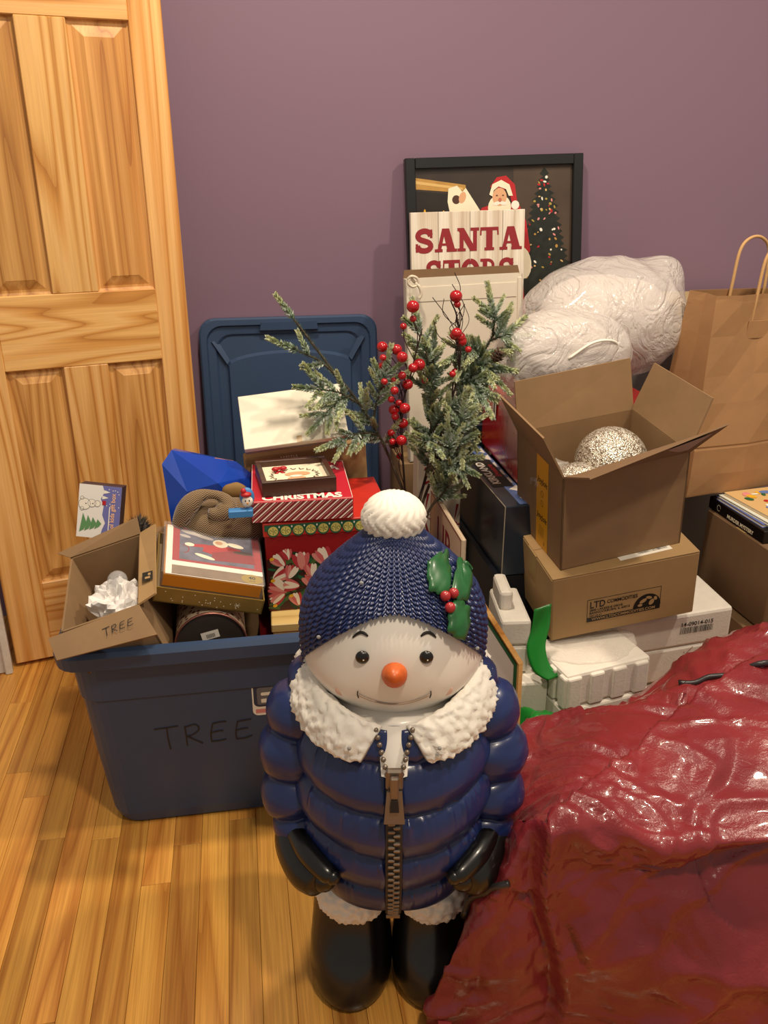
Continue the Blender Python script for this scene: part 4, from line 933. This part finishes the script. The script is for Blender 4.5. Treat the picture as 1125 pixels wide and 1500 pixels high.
# berries
BM = None
berry_m = M('berry_red', 'a80d18', .22, coat=.4); twig_m = M('berry_twig', '2c1a14', .7)
def spray(label, pts, berries, seed, wisps=0):
    global BM
    r = random.Random(seed); t = thing('berry_spray', label, 'berry spray', tuple(BASE), None, 'red berry sprays'); c = catmull(pts, 10)-BASE
    mk('stem', *tube(c, [.0035-.002*i/len(c) for i in range(len(c))], 6), twig_m, t, smooth=True)
    for (x_, y_, z_, rad) in berries:
        b = np.array((x_, y_, z_))-BASE; i = int(np.argmin(np.linalg.norm(c-(b-np.array([0, 0, .07])), axis=1))); i = max(6, i)
        q = catmull([c[i], (c[i]+b)/2+np.array([r.uniform(-.012, .012), .006, .006]), b], 5)
        mk('twig', *tube(q, .0011, 5), twig_m, t, smooth=True)
        o = mk('berry', *(ell((0, 0, 0), (1, 1, .95), 16, 10) if BM is None else (None, None)), berry_m, t, tuple(b), smooth=True, mesh=BM); BM = o.data; o.scale = (rad,)*3
    for k in range(wisps):
        i = r.randint(int(len(c)*.6), len(c)-1); e = c[i]+np.array([r.uniform(-.07, .03), r.uniform(-.02, .02), r.uniform(.03, .11)]); q = catmull([c[i], (c[i]+e)/2+np.array([r.uniform(-.025, .025), 0, .0]), e], 5)
        mk('wisp', *tube(q, .0009, 4), twig_m, t)
px_b = [(560, 508, 8), (581, 512, 8), (589, 523, 8), (562, 537, 8), (561, 524, 5), (589, 550, 6), (597, 563, 8), (563, 559, 5), (577, 557, 5), (560, 568, 5), (578, 572, 6), (577, 600, 8), (593, 598, 8), (579, 610, 6), (590, 620, 8), (573, 634, 6), (588, 645, 8), (575, 647, 5), (585, 668, 5), (573, 585, 5), (584, 590, 5), (605, 449, 9), (605, 467, 5), (591, 478, 5), (614, 534, 9), (605, 539, 7)]
yaw_, pit_ = R(-9.5), R(22.5); r0 = np.array([math.cos(yaw_), math.sin(yaw_), 0]); fh = np.array([-math.sin(yaw_), math.cos(yaw_), 0]); fw = fh*math.cos(pit_)-np.array([0, 0, math.sin(pit_)]); up_v = fh*math.sin(pit_)+np.array([0, 0, math.cos(pit_)])
def at_y(px, py, Y): d_ = fw+r0*(px-562.5)/1250-up_v*(py-750)/1250; return np.array([0, 0, 1.33])+d_*Y/d_[1]
brs = []
for px, py, rp in px_b:
    Yb = 1.86+rnd.uniform(-.03, .03); q = at_y(px, py, Yb); brs.append((q[0], q[1], q[2], rp*.00158))
spray('tall red berry spray in the middle of the pine bundle', [tuple(BASE), (.375, 1.89, .47), (.362, 1.87, .62), (.352, 1.865, .78), (.375, 1.87, .88), (.40, 1.875, .98)], brs, 5)
brs = []
for px, py, rp in [(668, 434, 9), (670, 446, 5), (669, 488, 8), (674, 494, 8), (676, 500, 8), (665, 492, 6), (667, 545, 6), (663, 548, 5), (622, 557, 5), (686, 512, 5)]:
    q = at_y(px, py, 1.89+rnd.uniform(-.02, .02)); brs.append((q[0], q[1], q[2], rp*.0016))
spray('red berry spray with bare wisps in front of the white carton', [tuple(BASE), (.39, 1.905, .47), (.455, 1.90, .72), (.495, 1.90, .88), (.487, 1.90, .99), (.47, 1.90, 1.035)], brs, 6, 12)

# ================================================================== RED TARP BAG
net = [
 [(.245, .955, 0), (.252, .950, .0), (.275, .95, 0), (.345, .975, 0), (.44, 1.13, 0), (.50, 1.30, 0), (.50, 1.36, 0), (.505, 1.40, 0)],
 [(.232, .955, 0), (.250, .935, .13), (.268, .935, .19), (.308, .995, .225), (.415, 1.155, .265), (.484, 1.285, .300), (.50, 1.36, .16), (.51, 1.41, 0)],
 [(.33, .915, 0), (.335, .905, .18), (.33, .92, .27), (.348, .94, .335), (.455, 1.11, .345), (.555, 1.285, .335), (.58, 1.38, .18), (.58, 1.43, 0)],
 [(.42, .885, 0), (.415, .89, .2), (.43, .92, .33), (.414, .935, .425), (.53, 1.08, .40), (.635, 1.27, .375), (.67, 1.39, .2), (.66, 1.44, 0)],
 [(.58, .83, 0), (.585, .845, .2), (.60, .91, .345), (.59, .895, .395), (.68, 1.05, .455), (.765, 1.19, .445), (.835, 1.37, .385), (.85, 1.45, 0)],
 [(.80, .78, 0), (.79, .80, .2), (.77, .90, .36), (.755, .865, .405), (.86, 1.02, .465), (.95, 1.2, .485), (1.02, 1.375, .43), (1.03, 1.5, 0)],
 [(1.22, .74, 0), (1.22, .76, .2), (1.21, .85, .36), (1.2, .82, .41), (1.25, 1.0, .475), (1.28, 1.2, .49), (1.29, 1.39, .42), (1.29, 1.5, 0)],
 [(1.5, .78, 0), (1.52, .8, .15), (1.51, .85, .3), (1.5, .9, .36), (1.5, 1.05, .42), (1.5, 1.2, .43), (1.49, 1.38, .3), (1.48, 1.48, 0)],
 [(1.55, .85, 0), (1.58, .9, .0), (1.58, .94, .0), (1.58, .98, .0), (1.58, 1.1, .0), (1.57, 1.25, .0), (1.55, 1.36, 0), (1.53, 1.44, 0)]]
net = np.array(net)
def soft(p_, per):           # half way between a polyline and a smooth curve
    c_ = catmull(p_, per); p_ = np.array(p_); l_ = np.array([p_[i]*(1-k/per)+p_[i+1]*k/per for i in range(len(p_)-1) for k in range(per)]+[p_[-1]]); return .5*c_+.5*l_
A1 = np.array([soft(net[:, j], 30) for j in range(net.shape[1])])
P = np.array([soft(A1[:, i], 28) for i in range(A1.shape[1])])       # (s, t, 3)
ns, ntt = P.shape[:2]
Tu = np.gradient(P, axis=0); Tv = np.gradient(P, axis=1); Nn = np.cross(Tu, Tv); Nn /= np.linalg.norm(Nn, axis=2)[..., None]+1e-9
if Nn[ns//2, ntt//2, 2] < 0: Nn = -Nn
out = P.copy()
def crease(v, w_): return max(0, 1-abs(v)/w_)
for i in range(ns):
    for j in range(ntt):
        q = Vector(P[i, j]); fade = min(1, q.z/.06); wq = Vector((noise.noise(q*4+Vector((5, 0, 0))), noise.noise(q*4+Vector((0, 7, 0))), noise.noise(q*4)))*.08; k = q+wq
        a = noise.noise(k*3.2+Vector((3, 1, 0)))
        c1 = crease(noise.noise(Vector((k.x*6+k.y*4, k.y*4-k.x*3, k.z*5))), .16); c2 = crease(noise.noise(Vector((k.x*4-k.z*9, k.y*9+k.x*4, k.z*7+3))), .14)
        d3 = noise.voronoi(k*9+wq*20)[0]; d4 = noise.voronoi(k*24+wq*30)[0]; c3 = max(0, 1-(d3[1]-d3[0])/.35); c4 = max(0, 1-(d4[1]-d4[0])/.4)
        up1 = max(0, a)
        out[i, j] += Nn[i, j]*fade*(a*.012+c1*.011*(1 if a > 0 else -.6)+c2*.007+c3*.006*(.35+up1*1.5)*(1 if a > -.1 else -1)+c4*.0034*(.45+up1*2))
        if q.z > .2:           # fold running back from the front corner
            for (ax, ay), (bx, by) in (((.41, .94), (.76, 1.175)), ((.76, 1.175), (1.12, 1.27))):
                ux, uy = bx-ax, by-ay; L2 = ux*ux+uy*uy; tt = ((q.x-ax)*ux+(q.y-ay)*uy)/L2
                if 0 <= tt < 1:
                    dd = ((q.y-ay)*ux-(q.x-ax)*uy)/math.sqrt(L2); e_ = min(1, tt*6+.2) if ax < .5 else max(0, 1-tt)
                    out[i, j, 2] += e_*(-.042*math.exp(-dd/.05)*min(1, dd/.012) if dd > 0 else .014*math.exp(dd/.03))
        if q.y < 1.0 and q.z < .42:    # upright fold under that corner
            dd = .412-q.x+.02*math.sin(q.z*14)
            if 0 < dd < .2: out[i, j, 1] += .030*math.exp(-dd/.04)*min(1, dd/.012)*min(1, q.z/.1)
            elif -.1 < dd <= 0: out[i, j, 1] -= .012*math.exp(dd/.02)*min(1, q.z/.1)
        out[i, j, 2] = max(out[i, j, 2], .001)
tarp = thing('tarp_bag', 'big shiny red woven storage bag slumped in the lower right corner', 'storage bag')
m_tarp, tn2, tb2 = nt_new('red_tarp'); vv_ = mapped(tn2, (1, 1, 1))
tn2.links.new(ramp(tn2, noise_tex(tn2, vv_, 6, 3), [(.3, '702126'), (.7, '862d31')]), tb2.inputs['Base Color'])
tb2.inputs['Roughness'].default_value = .30; tb2.inputs['Specular IOR Level'].default_value = .35; tb2.inputs['Coat Weight'].default_value = .4; tb2.inputs['Coat Roughness'].default_value = .07
hsum = math_(tn2, 'ADD', noise_tex(tn2, vv_, 36, 4, .65, 1.2), math_(tn2, 'MULTIPLY', noise_tex(tn2, vv_, 260, 2, .5), .3))
bump(tn2, tb2, hsum, .34, .005)
V, F = grid(out); mk('bag_skin', V, F, m_tarp, tarp, smooth=True)
zipm = M('zipper_grey', '2e2a2c', .35)
def on_tarp(s, t_, lift=.002): i, j = int(s*(ns-1)), int(t_*(ntt-1)); return out[i, j]+Nn[i, j]*lift
for zp in ([(.49, .765), (.51, .758), (.53, .752), (.56, .735), (.588, .704), (.613, .700), (.66, .70), (.72, .70)], [(.128, .392), (.155, .395), (.18, .393), (.205, .39), (.229, .388), (.25, .378), (.271, .367)]):
    mk('zipper', *tube(catmull([on_tarp(a, b, .004) for a, b in zp], 4), .0055, 8), zipm, tarp, smooth=True)
    a, b = on_tarp(*zp[0], .004), on_tarp(*zp[1], .004); mk('zipper_tab', *tube([a, a*.5+b*.5], [.007, .005], 8), M('tab_metal', '4a4644', .3, .8), tarp, smooth=True)
mk('carry_strap', *slab([(.247, .90, .002), (.275, .885, .002), (.262, .915, .06), (.243, .925, .055)], .003), M('strap_red', '8e2a33', .5), tarp)

# ================================================================== SNOWMAN STATUE
sm = thing('snowman_statue', 'large plastic snowman statue in blue puffer jacket and knit hat', 'statue', (.201, 1.117, 0), (-9.4, 0, 0))
navy = M('navy_paint', '1b2a5a', .32, var=.12, vs=5, coat=.15); hatm = M('hat_blue', '1e2b58', .28, var=.15, vs=60, coat=.1)
blk = M('black_gloss', '0d0c0c', .3, coat=.2); fur = M('fur_white', 'e9e3d8', .6); facem = M('face_white', 'e8e2d8', .40, coat=.1, sub=.0)
for s in (-1, 1):
    rows = []
    for z_, rx, ry, cy in ((0, .058, .078, -.042), (.004, .066, .088, -.043), (.03, .071, .093, -.044), (.07, .071, .088, -.038), (.105, .068, .076, -.026), (.14, .065, .066, -.018), (.19, .063, .06, -.012)):
        rows.append([(s*.071+rx*math.cos(a), cy+ry*math.sin(a), z_) for a in np.linspace(0, 2*PI, 28, endpoint=False)])
    P = np.array(rows); P2 = np.array([catmull(P[:, k], 4) for k in range(28)]); P2[..., 2] = np.maximum(P2[..., 2], 0)
    mk('boot', *grid(P2, True, False, True, True), blk, sm, smooth=True)
    V, F = ell((s*.066, -.014, .2), (.074, .098, .064), 110, 70)
    V = lumpy(V, .012, 85, 'vor', 2+s, (s*.066, -.014, .2)); mk('fur_cuff', V, F, fur, sm, smooth=True)
# jacket
seams = [.248, .315, .39, .468, .545, .615]
def jr(z): return float(np.interp(z, [.235, .25, .27, .30, .36, .43, .50, .56, .60, .63], [.122, .136, .148, .161, .176, .183, .177, .157, .132, .10]))
nth, nz = 260, 130; rows = []
for k in range(nth):
    th = 2*PI*k/nth; row = []
    for z0 in np.linspace(.238, .592, nz):
        fr_ = max(0, -math.sin(th)); z_ = z0-.03*abs(math.cos(th))*max(0, (.33-z0)/.09)
        i = max(0, min(4, int(np.searchsorted(seams, z0))-1)); u = (z0-seams[i])/(seams[i+1]-seams[i]); u = min(1, max(0, u))
        puff = .017*(math.sin(PI*u)**.5 if 0 < u < 1 else 0)
        dist = min(u, 1-u); wr = noise.noise(Vector((th*9, i*3.3, 0)))*.005*math.exp(-dist*9)+max(0, noise.noise(Vector((th*26, i*7.7, 2)))-.1)*.034*math.exp(-abs(1-u)*6)*min(1, (1-u)*12)
        zipd = -.010*math.exp(-((math.cos(th)*jr(z0))/.009)**2) if math.sin(th) < 0 else 0
        rr_ = jr(z0)-.012+puff+wr+zipd
        row.append((rr_*.88*math.cos(th), rr_*1.04*math.sin(th)-.006, z_))
    rows.append(row)
mk('jacket_body', *grid(np.array(rows), True, False, True, True), navy, sm, smooth=True)
for s in (-1, 1):
    c = catmull([(s*.090, -.01, .605), (s*.124, -.018, .572), (s*.145, -.024, .515), (s*.153, -.035, .45), (s*.152, -.048, .385), (s*.144, -.065, .335)], 22); n = len(c)
    rad = []
    for i in range(n):
        u = i/(n-1)*4.6; q = u-int(u); base = np.interp(i/(n-1), [0, .25, .5, .8, 1], [.044, .057, .062, .057, .044]); rad.append(base*(.68+.32*abs(math.sin(PI*q))**.55))
    V, F = tube(c, rad, 26); V = lumpy(V, .003, 30, 'fbm', 4+s); mk('sleeve', V, F, navy, sm, smooth=True)
    # mitten: palm reaching in across the hip, thumb lying on top
    c2 = catmull([(s*.158, -.055, .345), (s*.150, -.085, .328), (s*.128, -.125, .316), (s*.106, -.148, .316)], 8); n2 = len(c2)
    r2 = [.026+.012*math.sin(PI*min(1, i/(n2-1)*.85+.08)) for i in range(n2)]; r2[-1] = .02; r2[-2] = .028
    c3 = catmull([(s*.15, -.09, .352), (s*.128, -.135, .354), (s*.102, -.165, .349), (s*.090, -.172, .345)], 6); r3 = [.019-.008*(i/(len(c3)-1))**2 for i in range(len(c3))]
    mk('mitten', *join(tube(c2, r2, 18), ell(tuple(c2[-1]), (.020, .018, .020), 14, 8), tube(c3, r3, 14), ell(tuple(c3[-1]), (.012, .012, .012), 10, 8)), blk, sm, smooth=True)
# zipper
def zip_y(z): return -1.04*(jr(z)+.0005)-.006
zc = [(0, zip_y(z)-.004, z) for z in np.linspace(.24, .535, 30)]
P = np.array([[(x_, y_-.001*(1-abs(x_)/.012), z) for (_, y_, z) in zc] for x_ in (-.012, -.006, .006, .012)])
mk('zipper_tape', *grid(P), M('zip_tape', '2a2420', .6), sm)
mt = M('antique_metal', '85786c', .35, .7)
tv = []
for k in range(44):
    z = .243+k*.0066; s = 1 if k % 2 else -1; tv.append(box(.0100, .006, .0048, .0012, (s*.0038-.005, zip_y(z)-.0085, z)))
mk('zipper_teeth', *join(*tv), mt, sm)
tv = []
for k in range(7):
    for s in (-1, 1): tv.append(ell((s*(.010+.0032*k*.8), -.190+.0058*k, .548+.008*k), (.004, .004, .004), 8, 6))
mk('open_zipper_teeth', *join(*tv), mt, sm, smooth=True)
sl = mk('zipper_slider', *join(box(.024, .010, .034, .003, (-.012, -.200, .528)), box(.012, .008, .036, .002, (-.006, -.209, .520))), mt, sm)
mk('zipper_pull', *slab([(-.0105, -.206, .531), (.0105, -.206, .531), (.0145, -.213, .482), (-.0145, -.213, .482)], .004), mt, sl)
mk('pull_window', *slab([(-.005, -.2115, .520), (.005, -.2115, .520), (.0065, -.214, .503), (-.0065, -.214, .503)], .001), M('dark_gap', '1b1512', .7), sl)
mk('zipper_stop', *box(.022, .006, .007, .001, (-.011, zip_y(.243)-.010, .238)), mt, sm)
# neck and head
mk('neck', *lathe([(.118, .55), (.118, .588), (.10, .600)], 30, 1, 1.15, (0, -.012, 0)), facem, sm, smooth=True)
mk('neck_bib', *grid(np.array([[(x_*(1-.25*(.61-z)/.07), -.142-.006*math.cos(x_*60)-.72*(.597-z), z) for z in np.linspace(.540, .597, 6)] for x_ in np.linspace(-.024, .024, 7)])), facem, sm, smooth=True)
HC = (0, -.006, .672); HR = (.134, .142, .134)
V, F = ell(HC, HR, 64, 44)
V = [(a, b, c_ if c_ > HC[2] else HC[2]+(c_-HC[2])*.90) for a, b, c_ in V]
V = [(x_*(1+.06*math.exp(-((z-.635)/.04)**2)), y_-(.006*math.exp(-((abs(x_)-.075)/.03)**2-((z-.635)/.03)**2) if y_ < 0 else 0), z) for x_, y_, z in V]
mk('head', V, F, facem, sm, smooth=True)
def hy(x_, z): q = 1-(x_/(HR[0]*1.04))**2-((z-HC[2])/(HR[2]*(1 if z > HC[2] else .90)))**2; return HC[1]-HR[1]*math.sqrt(max(.02, q))
for s in (-1, 1):
    mk('eye', *ell((s*.0435, hy(.0435, .703)-.001, .703), (.0098, .006, .0098), 18, 12), blk, sm, smooth=True)
    mk('eye_glint', *ell((s*.0435+.0015, hy(.0435, .703)-.0068, .702), (.0011, .0008, .0011), 8, 6), white, sm)
    bc = [(s*(.036+.021*q), hy(.045, .734)-.002, .727+.008*math.sin(PI*(.15+.8*q))-.003*q) for q in np.linspace(0, 1, 9)]
    mk('eyebrow', *tube([(a, hy(a, c_)-.0005, c_) for a, _, c_ in bc], [.0012, .0019, .0022, .0022, .0022, .0022, .002, .0016, .001], 7), black, sm, smooth=True)
    mk('cheek_blush', *ell((s*.070, hy(.070, .640)+.0005, .640), (.013, .003, .010), 16, 8), M('blush', 'd8b3a0', .45), sm, smooth=True)
    mk('smile_dimple', *tube([(s*.0505, hy(.05, .646)-.0055, .650), (s*.051, hy(.05, .643)-.0058, .644), (s*.0495, hy(.05, .64)-.0055, .638)], .0009, 6), black, sm)
sp_ = [(x_, 0, .628+.0155*(abs(x_)/.05)**2) for x_ in np.linspace(-.05, .05, 21)]
mk('smile', *tube([(a, hy(a, c_)-.0012-.004*math.exp(-((abs(a)-.06)/.025)**2), c_) for a, _, c_ in sp_], .0013, 6), M('smile_line', 'a8937f', .5), sm, smooth=True)
nb0 = hy(0, .684); nz_ = catmull([(0, nb0+.006, .680), (0, nb0-.006, .684), (-.001, nb0-.016, .689), (-.002, nb0-.026, .693)], 5)
mk('carrot_nose', *tube(nz_, [.0165, .0172, .0176, .0178, .0176, .0172, .0166, .0158, .0148, .0138, .0126, .0112, .0098, .0082, .006, .0025], 18), M('carrot', 'c75a1c', .4, var=.2, vs=60), sm, smooth=True)
# collar: two fur flaps that meet behind the head
NC, NS_ = 230, 46; rows = []
for i in range(NC):
    f_ = i/(NC-1); side = -1 if f_ < .5 else 1; g = abs(f_-.5)*2        # g 1 at the front, 0 at the back
    a_in = R(-90+side*(8+172*(1-g))); a_out = R(-90+side*(18+162*(1-g)))
    pin = np.array([.122*math.cos(a_in), -.008+.142*math.sin(a_in), .596+.040*(1-g**3)])
    ro = .150+.012*g**3; pout = np.array([ro*math.cos(a_out), -.008+(ro+.012)*math.sin(a_out), .548+.040*(1-g**1.5)])
    if g > .93: k = (g-.93)/.07; pout = pout*(1-.12*k)+pin*.12*k
    mid = (pin+pout)/2; ax_ = (pout-pin); Lh = np.linalg.norm(ax_)/2; ax_ /= 2*Lh; out_ = np.array([math.cos(a_out), math.sin(a_out), .55]); out_ -= ax_*(out_@ax_); out_ /= np.linalg.norm(out_)
    th_ = .014*(1 if .02 < f_ < .98 else .6)
    rows.append([mid+ax_*Lh*1.05*math.cos(q)+out_*(th_*math.sin(q)+.004) for q in np.linspace(0, 2*PI, NS_, endpoint=False)])
V, F = grid(np.array(rows), False, True)
F = list(F)+[tuple(range(NS_)), tuple(range((NC-1)*NS_, NC*NS_))[::-1]]
Vn = []
for v in V:
    q = Vector(v)*105; k = .45-noise.voronoi(q)[0][0]; d_ = np.array(v)-np.array([0, 0, .56]); d_ /= np.linalg.norm(d_)+1e-9; Vn.append(np.array(v)+d_*k*.011)
mk('fur_collar', Vn, F, fur, sm, smooth=True)
for s in (-1, 1): mk('collar_stud', *ell((s*.062, -.178, .583), (.003, .003, .003), 10, 6), M('stud_grey', '8d8a86', .5), sm)
# knitted hat
def hat_r(z): return float(np.interp(z, [.58, .62, .66, .69, .715, .74, .761, .785, .806, .825, .838, .848, .856], [.134, .139, .142, .142, .138, .128, .114, .091, .069, .049, .036, .024, .006]))
ncol, nrow, pu, pv = 56, 21, 10, 9; rows = []
for k in range(ncol*pu):
    th = 2*PI*k/(ncol*pu); s = max(0, -math.sin(th)); br = .618+.143*s**1.35-.02*max(0, math.sin(th)); row = []
    a = (k % pu)/pu-.5
    for j in range(nrow*pv+1):
        v = j/(nrow*pv); z = br+v*(.855-br); b = v*nrow-abs(a)*1.5; fb_ = b-math.floor(b)
        hgt = math.sqrt(max(0, 1-(2*fb_-1)**2))*math.sqrt(max(0, 1-(4*abs(abs(a)-.25))**2*.85))
        rr_ = hat_r(z); am = .0082*min(1, rr_/.08); r_ = rr_+am*(hgt-.6)
        if j == 0: r_ = rr_-.010
        row.append((r_*.985*math.cos(th), r_*1.07*math.sin(th)-.004, z))
    rows.append(row)
mk('knit_hat', *grid(np.array(rows), True, False, False, True), hatm, sm, smooth=True)
V, F = ell((0, 0, .852), (.043, .043, .038), 64, 40); Vn = []
for v in V:
    d_ = (np.array(v)-np.array([0, 0, .852])); a = math.atan2(d_[1], d_[0]); k = abs(math.sin(a*9+1.6*math.sin(d_[2]*190)))*.006*max(.2, 1-abs(d_[2])/.05); Vn.append(np.array(v)+d_/np.linalg.norm(d_)*k)
mk('pompom', Vn, F, fur, sm, smooth=True)
# holly on the hat
hl = M('holly_green', '1c5a2c', .35, var=.2, vs=40, coat=.2)
def hat_pt(x_, z, lift=0): rr_ = hat_r(z)+.003+lift; return np.array([x_, -math.sqrt(max(1e-4, (rr_*1.07)**2-(x_*1.085)**2))-.004, z])
def leaf(cx, cz, L, Wd, ang):
    rows = []
    for u in np.linspace(0, 1, 17):
        sp_w = Wd*(math.sin(PI*u)**.7)*(1+.35*abs(math.sin(u*PI*3.0)))*.8; row = []
        for v in (-1, -.5, 0, .5, 1):
            lx, lz = (u-.0)*L, v*sp_w; X = cx+lx*math.cos(R(ang))-lz*math.sin(R(ang)); Z = cz+lx*math.sin(R(ang))+lz*math.cos(R(ang))
            row.append(hat_pt(X, Z, .007-.0035*abs(v)+.0015*(v == 0)))
        rows.append(row)
    o = mk('holly_leaf', *grid(np.array(rows)), hl, sm, smooth=True); o.modifiers.new('t', 'SOLIDIFY').thickness = -.004
leaf(.074, .778, .040, .017, 128); leaf(.080, .772, .036, .017, 10); leaf(.080, .764, .044, .016, -70)
for dx, dz in ((-.004, .006), (.008, .005), (.002, -.006)):
    q = hat_pt(.074+dx, .771+dz, .013); mk('holly_berry', *ell(tuple(q), (.0075, .0075, .0075), 16, 10), M('holly_red', 'a3242a', .35, coat=.3), sm, smooth=True)
for x_, z in ((-.045, .79), (-.105, .715), (.118, .69)): mk('paint_chip', *ell(tuple(hat_pt(x_, z, .001)), (.0032, .002, .0028), 8, 6), M('chip_grey', '9a9a9a', .5), sm)
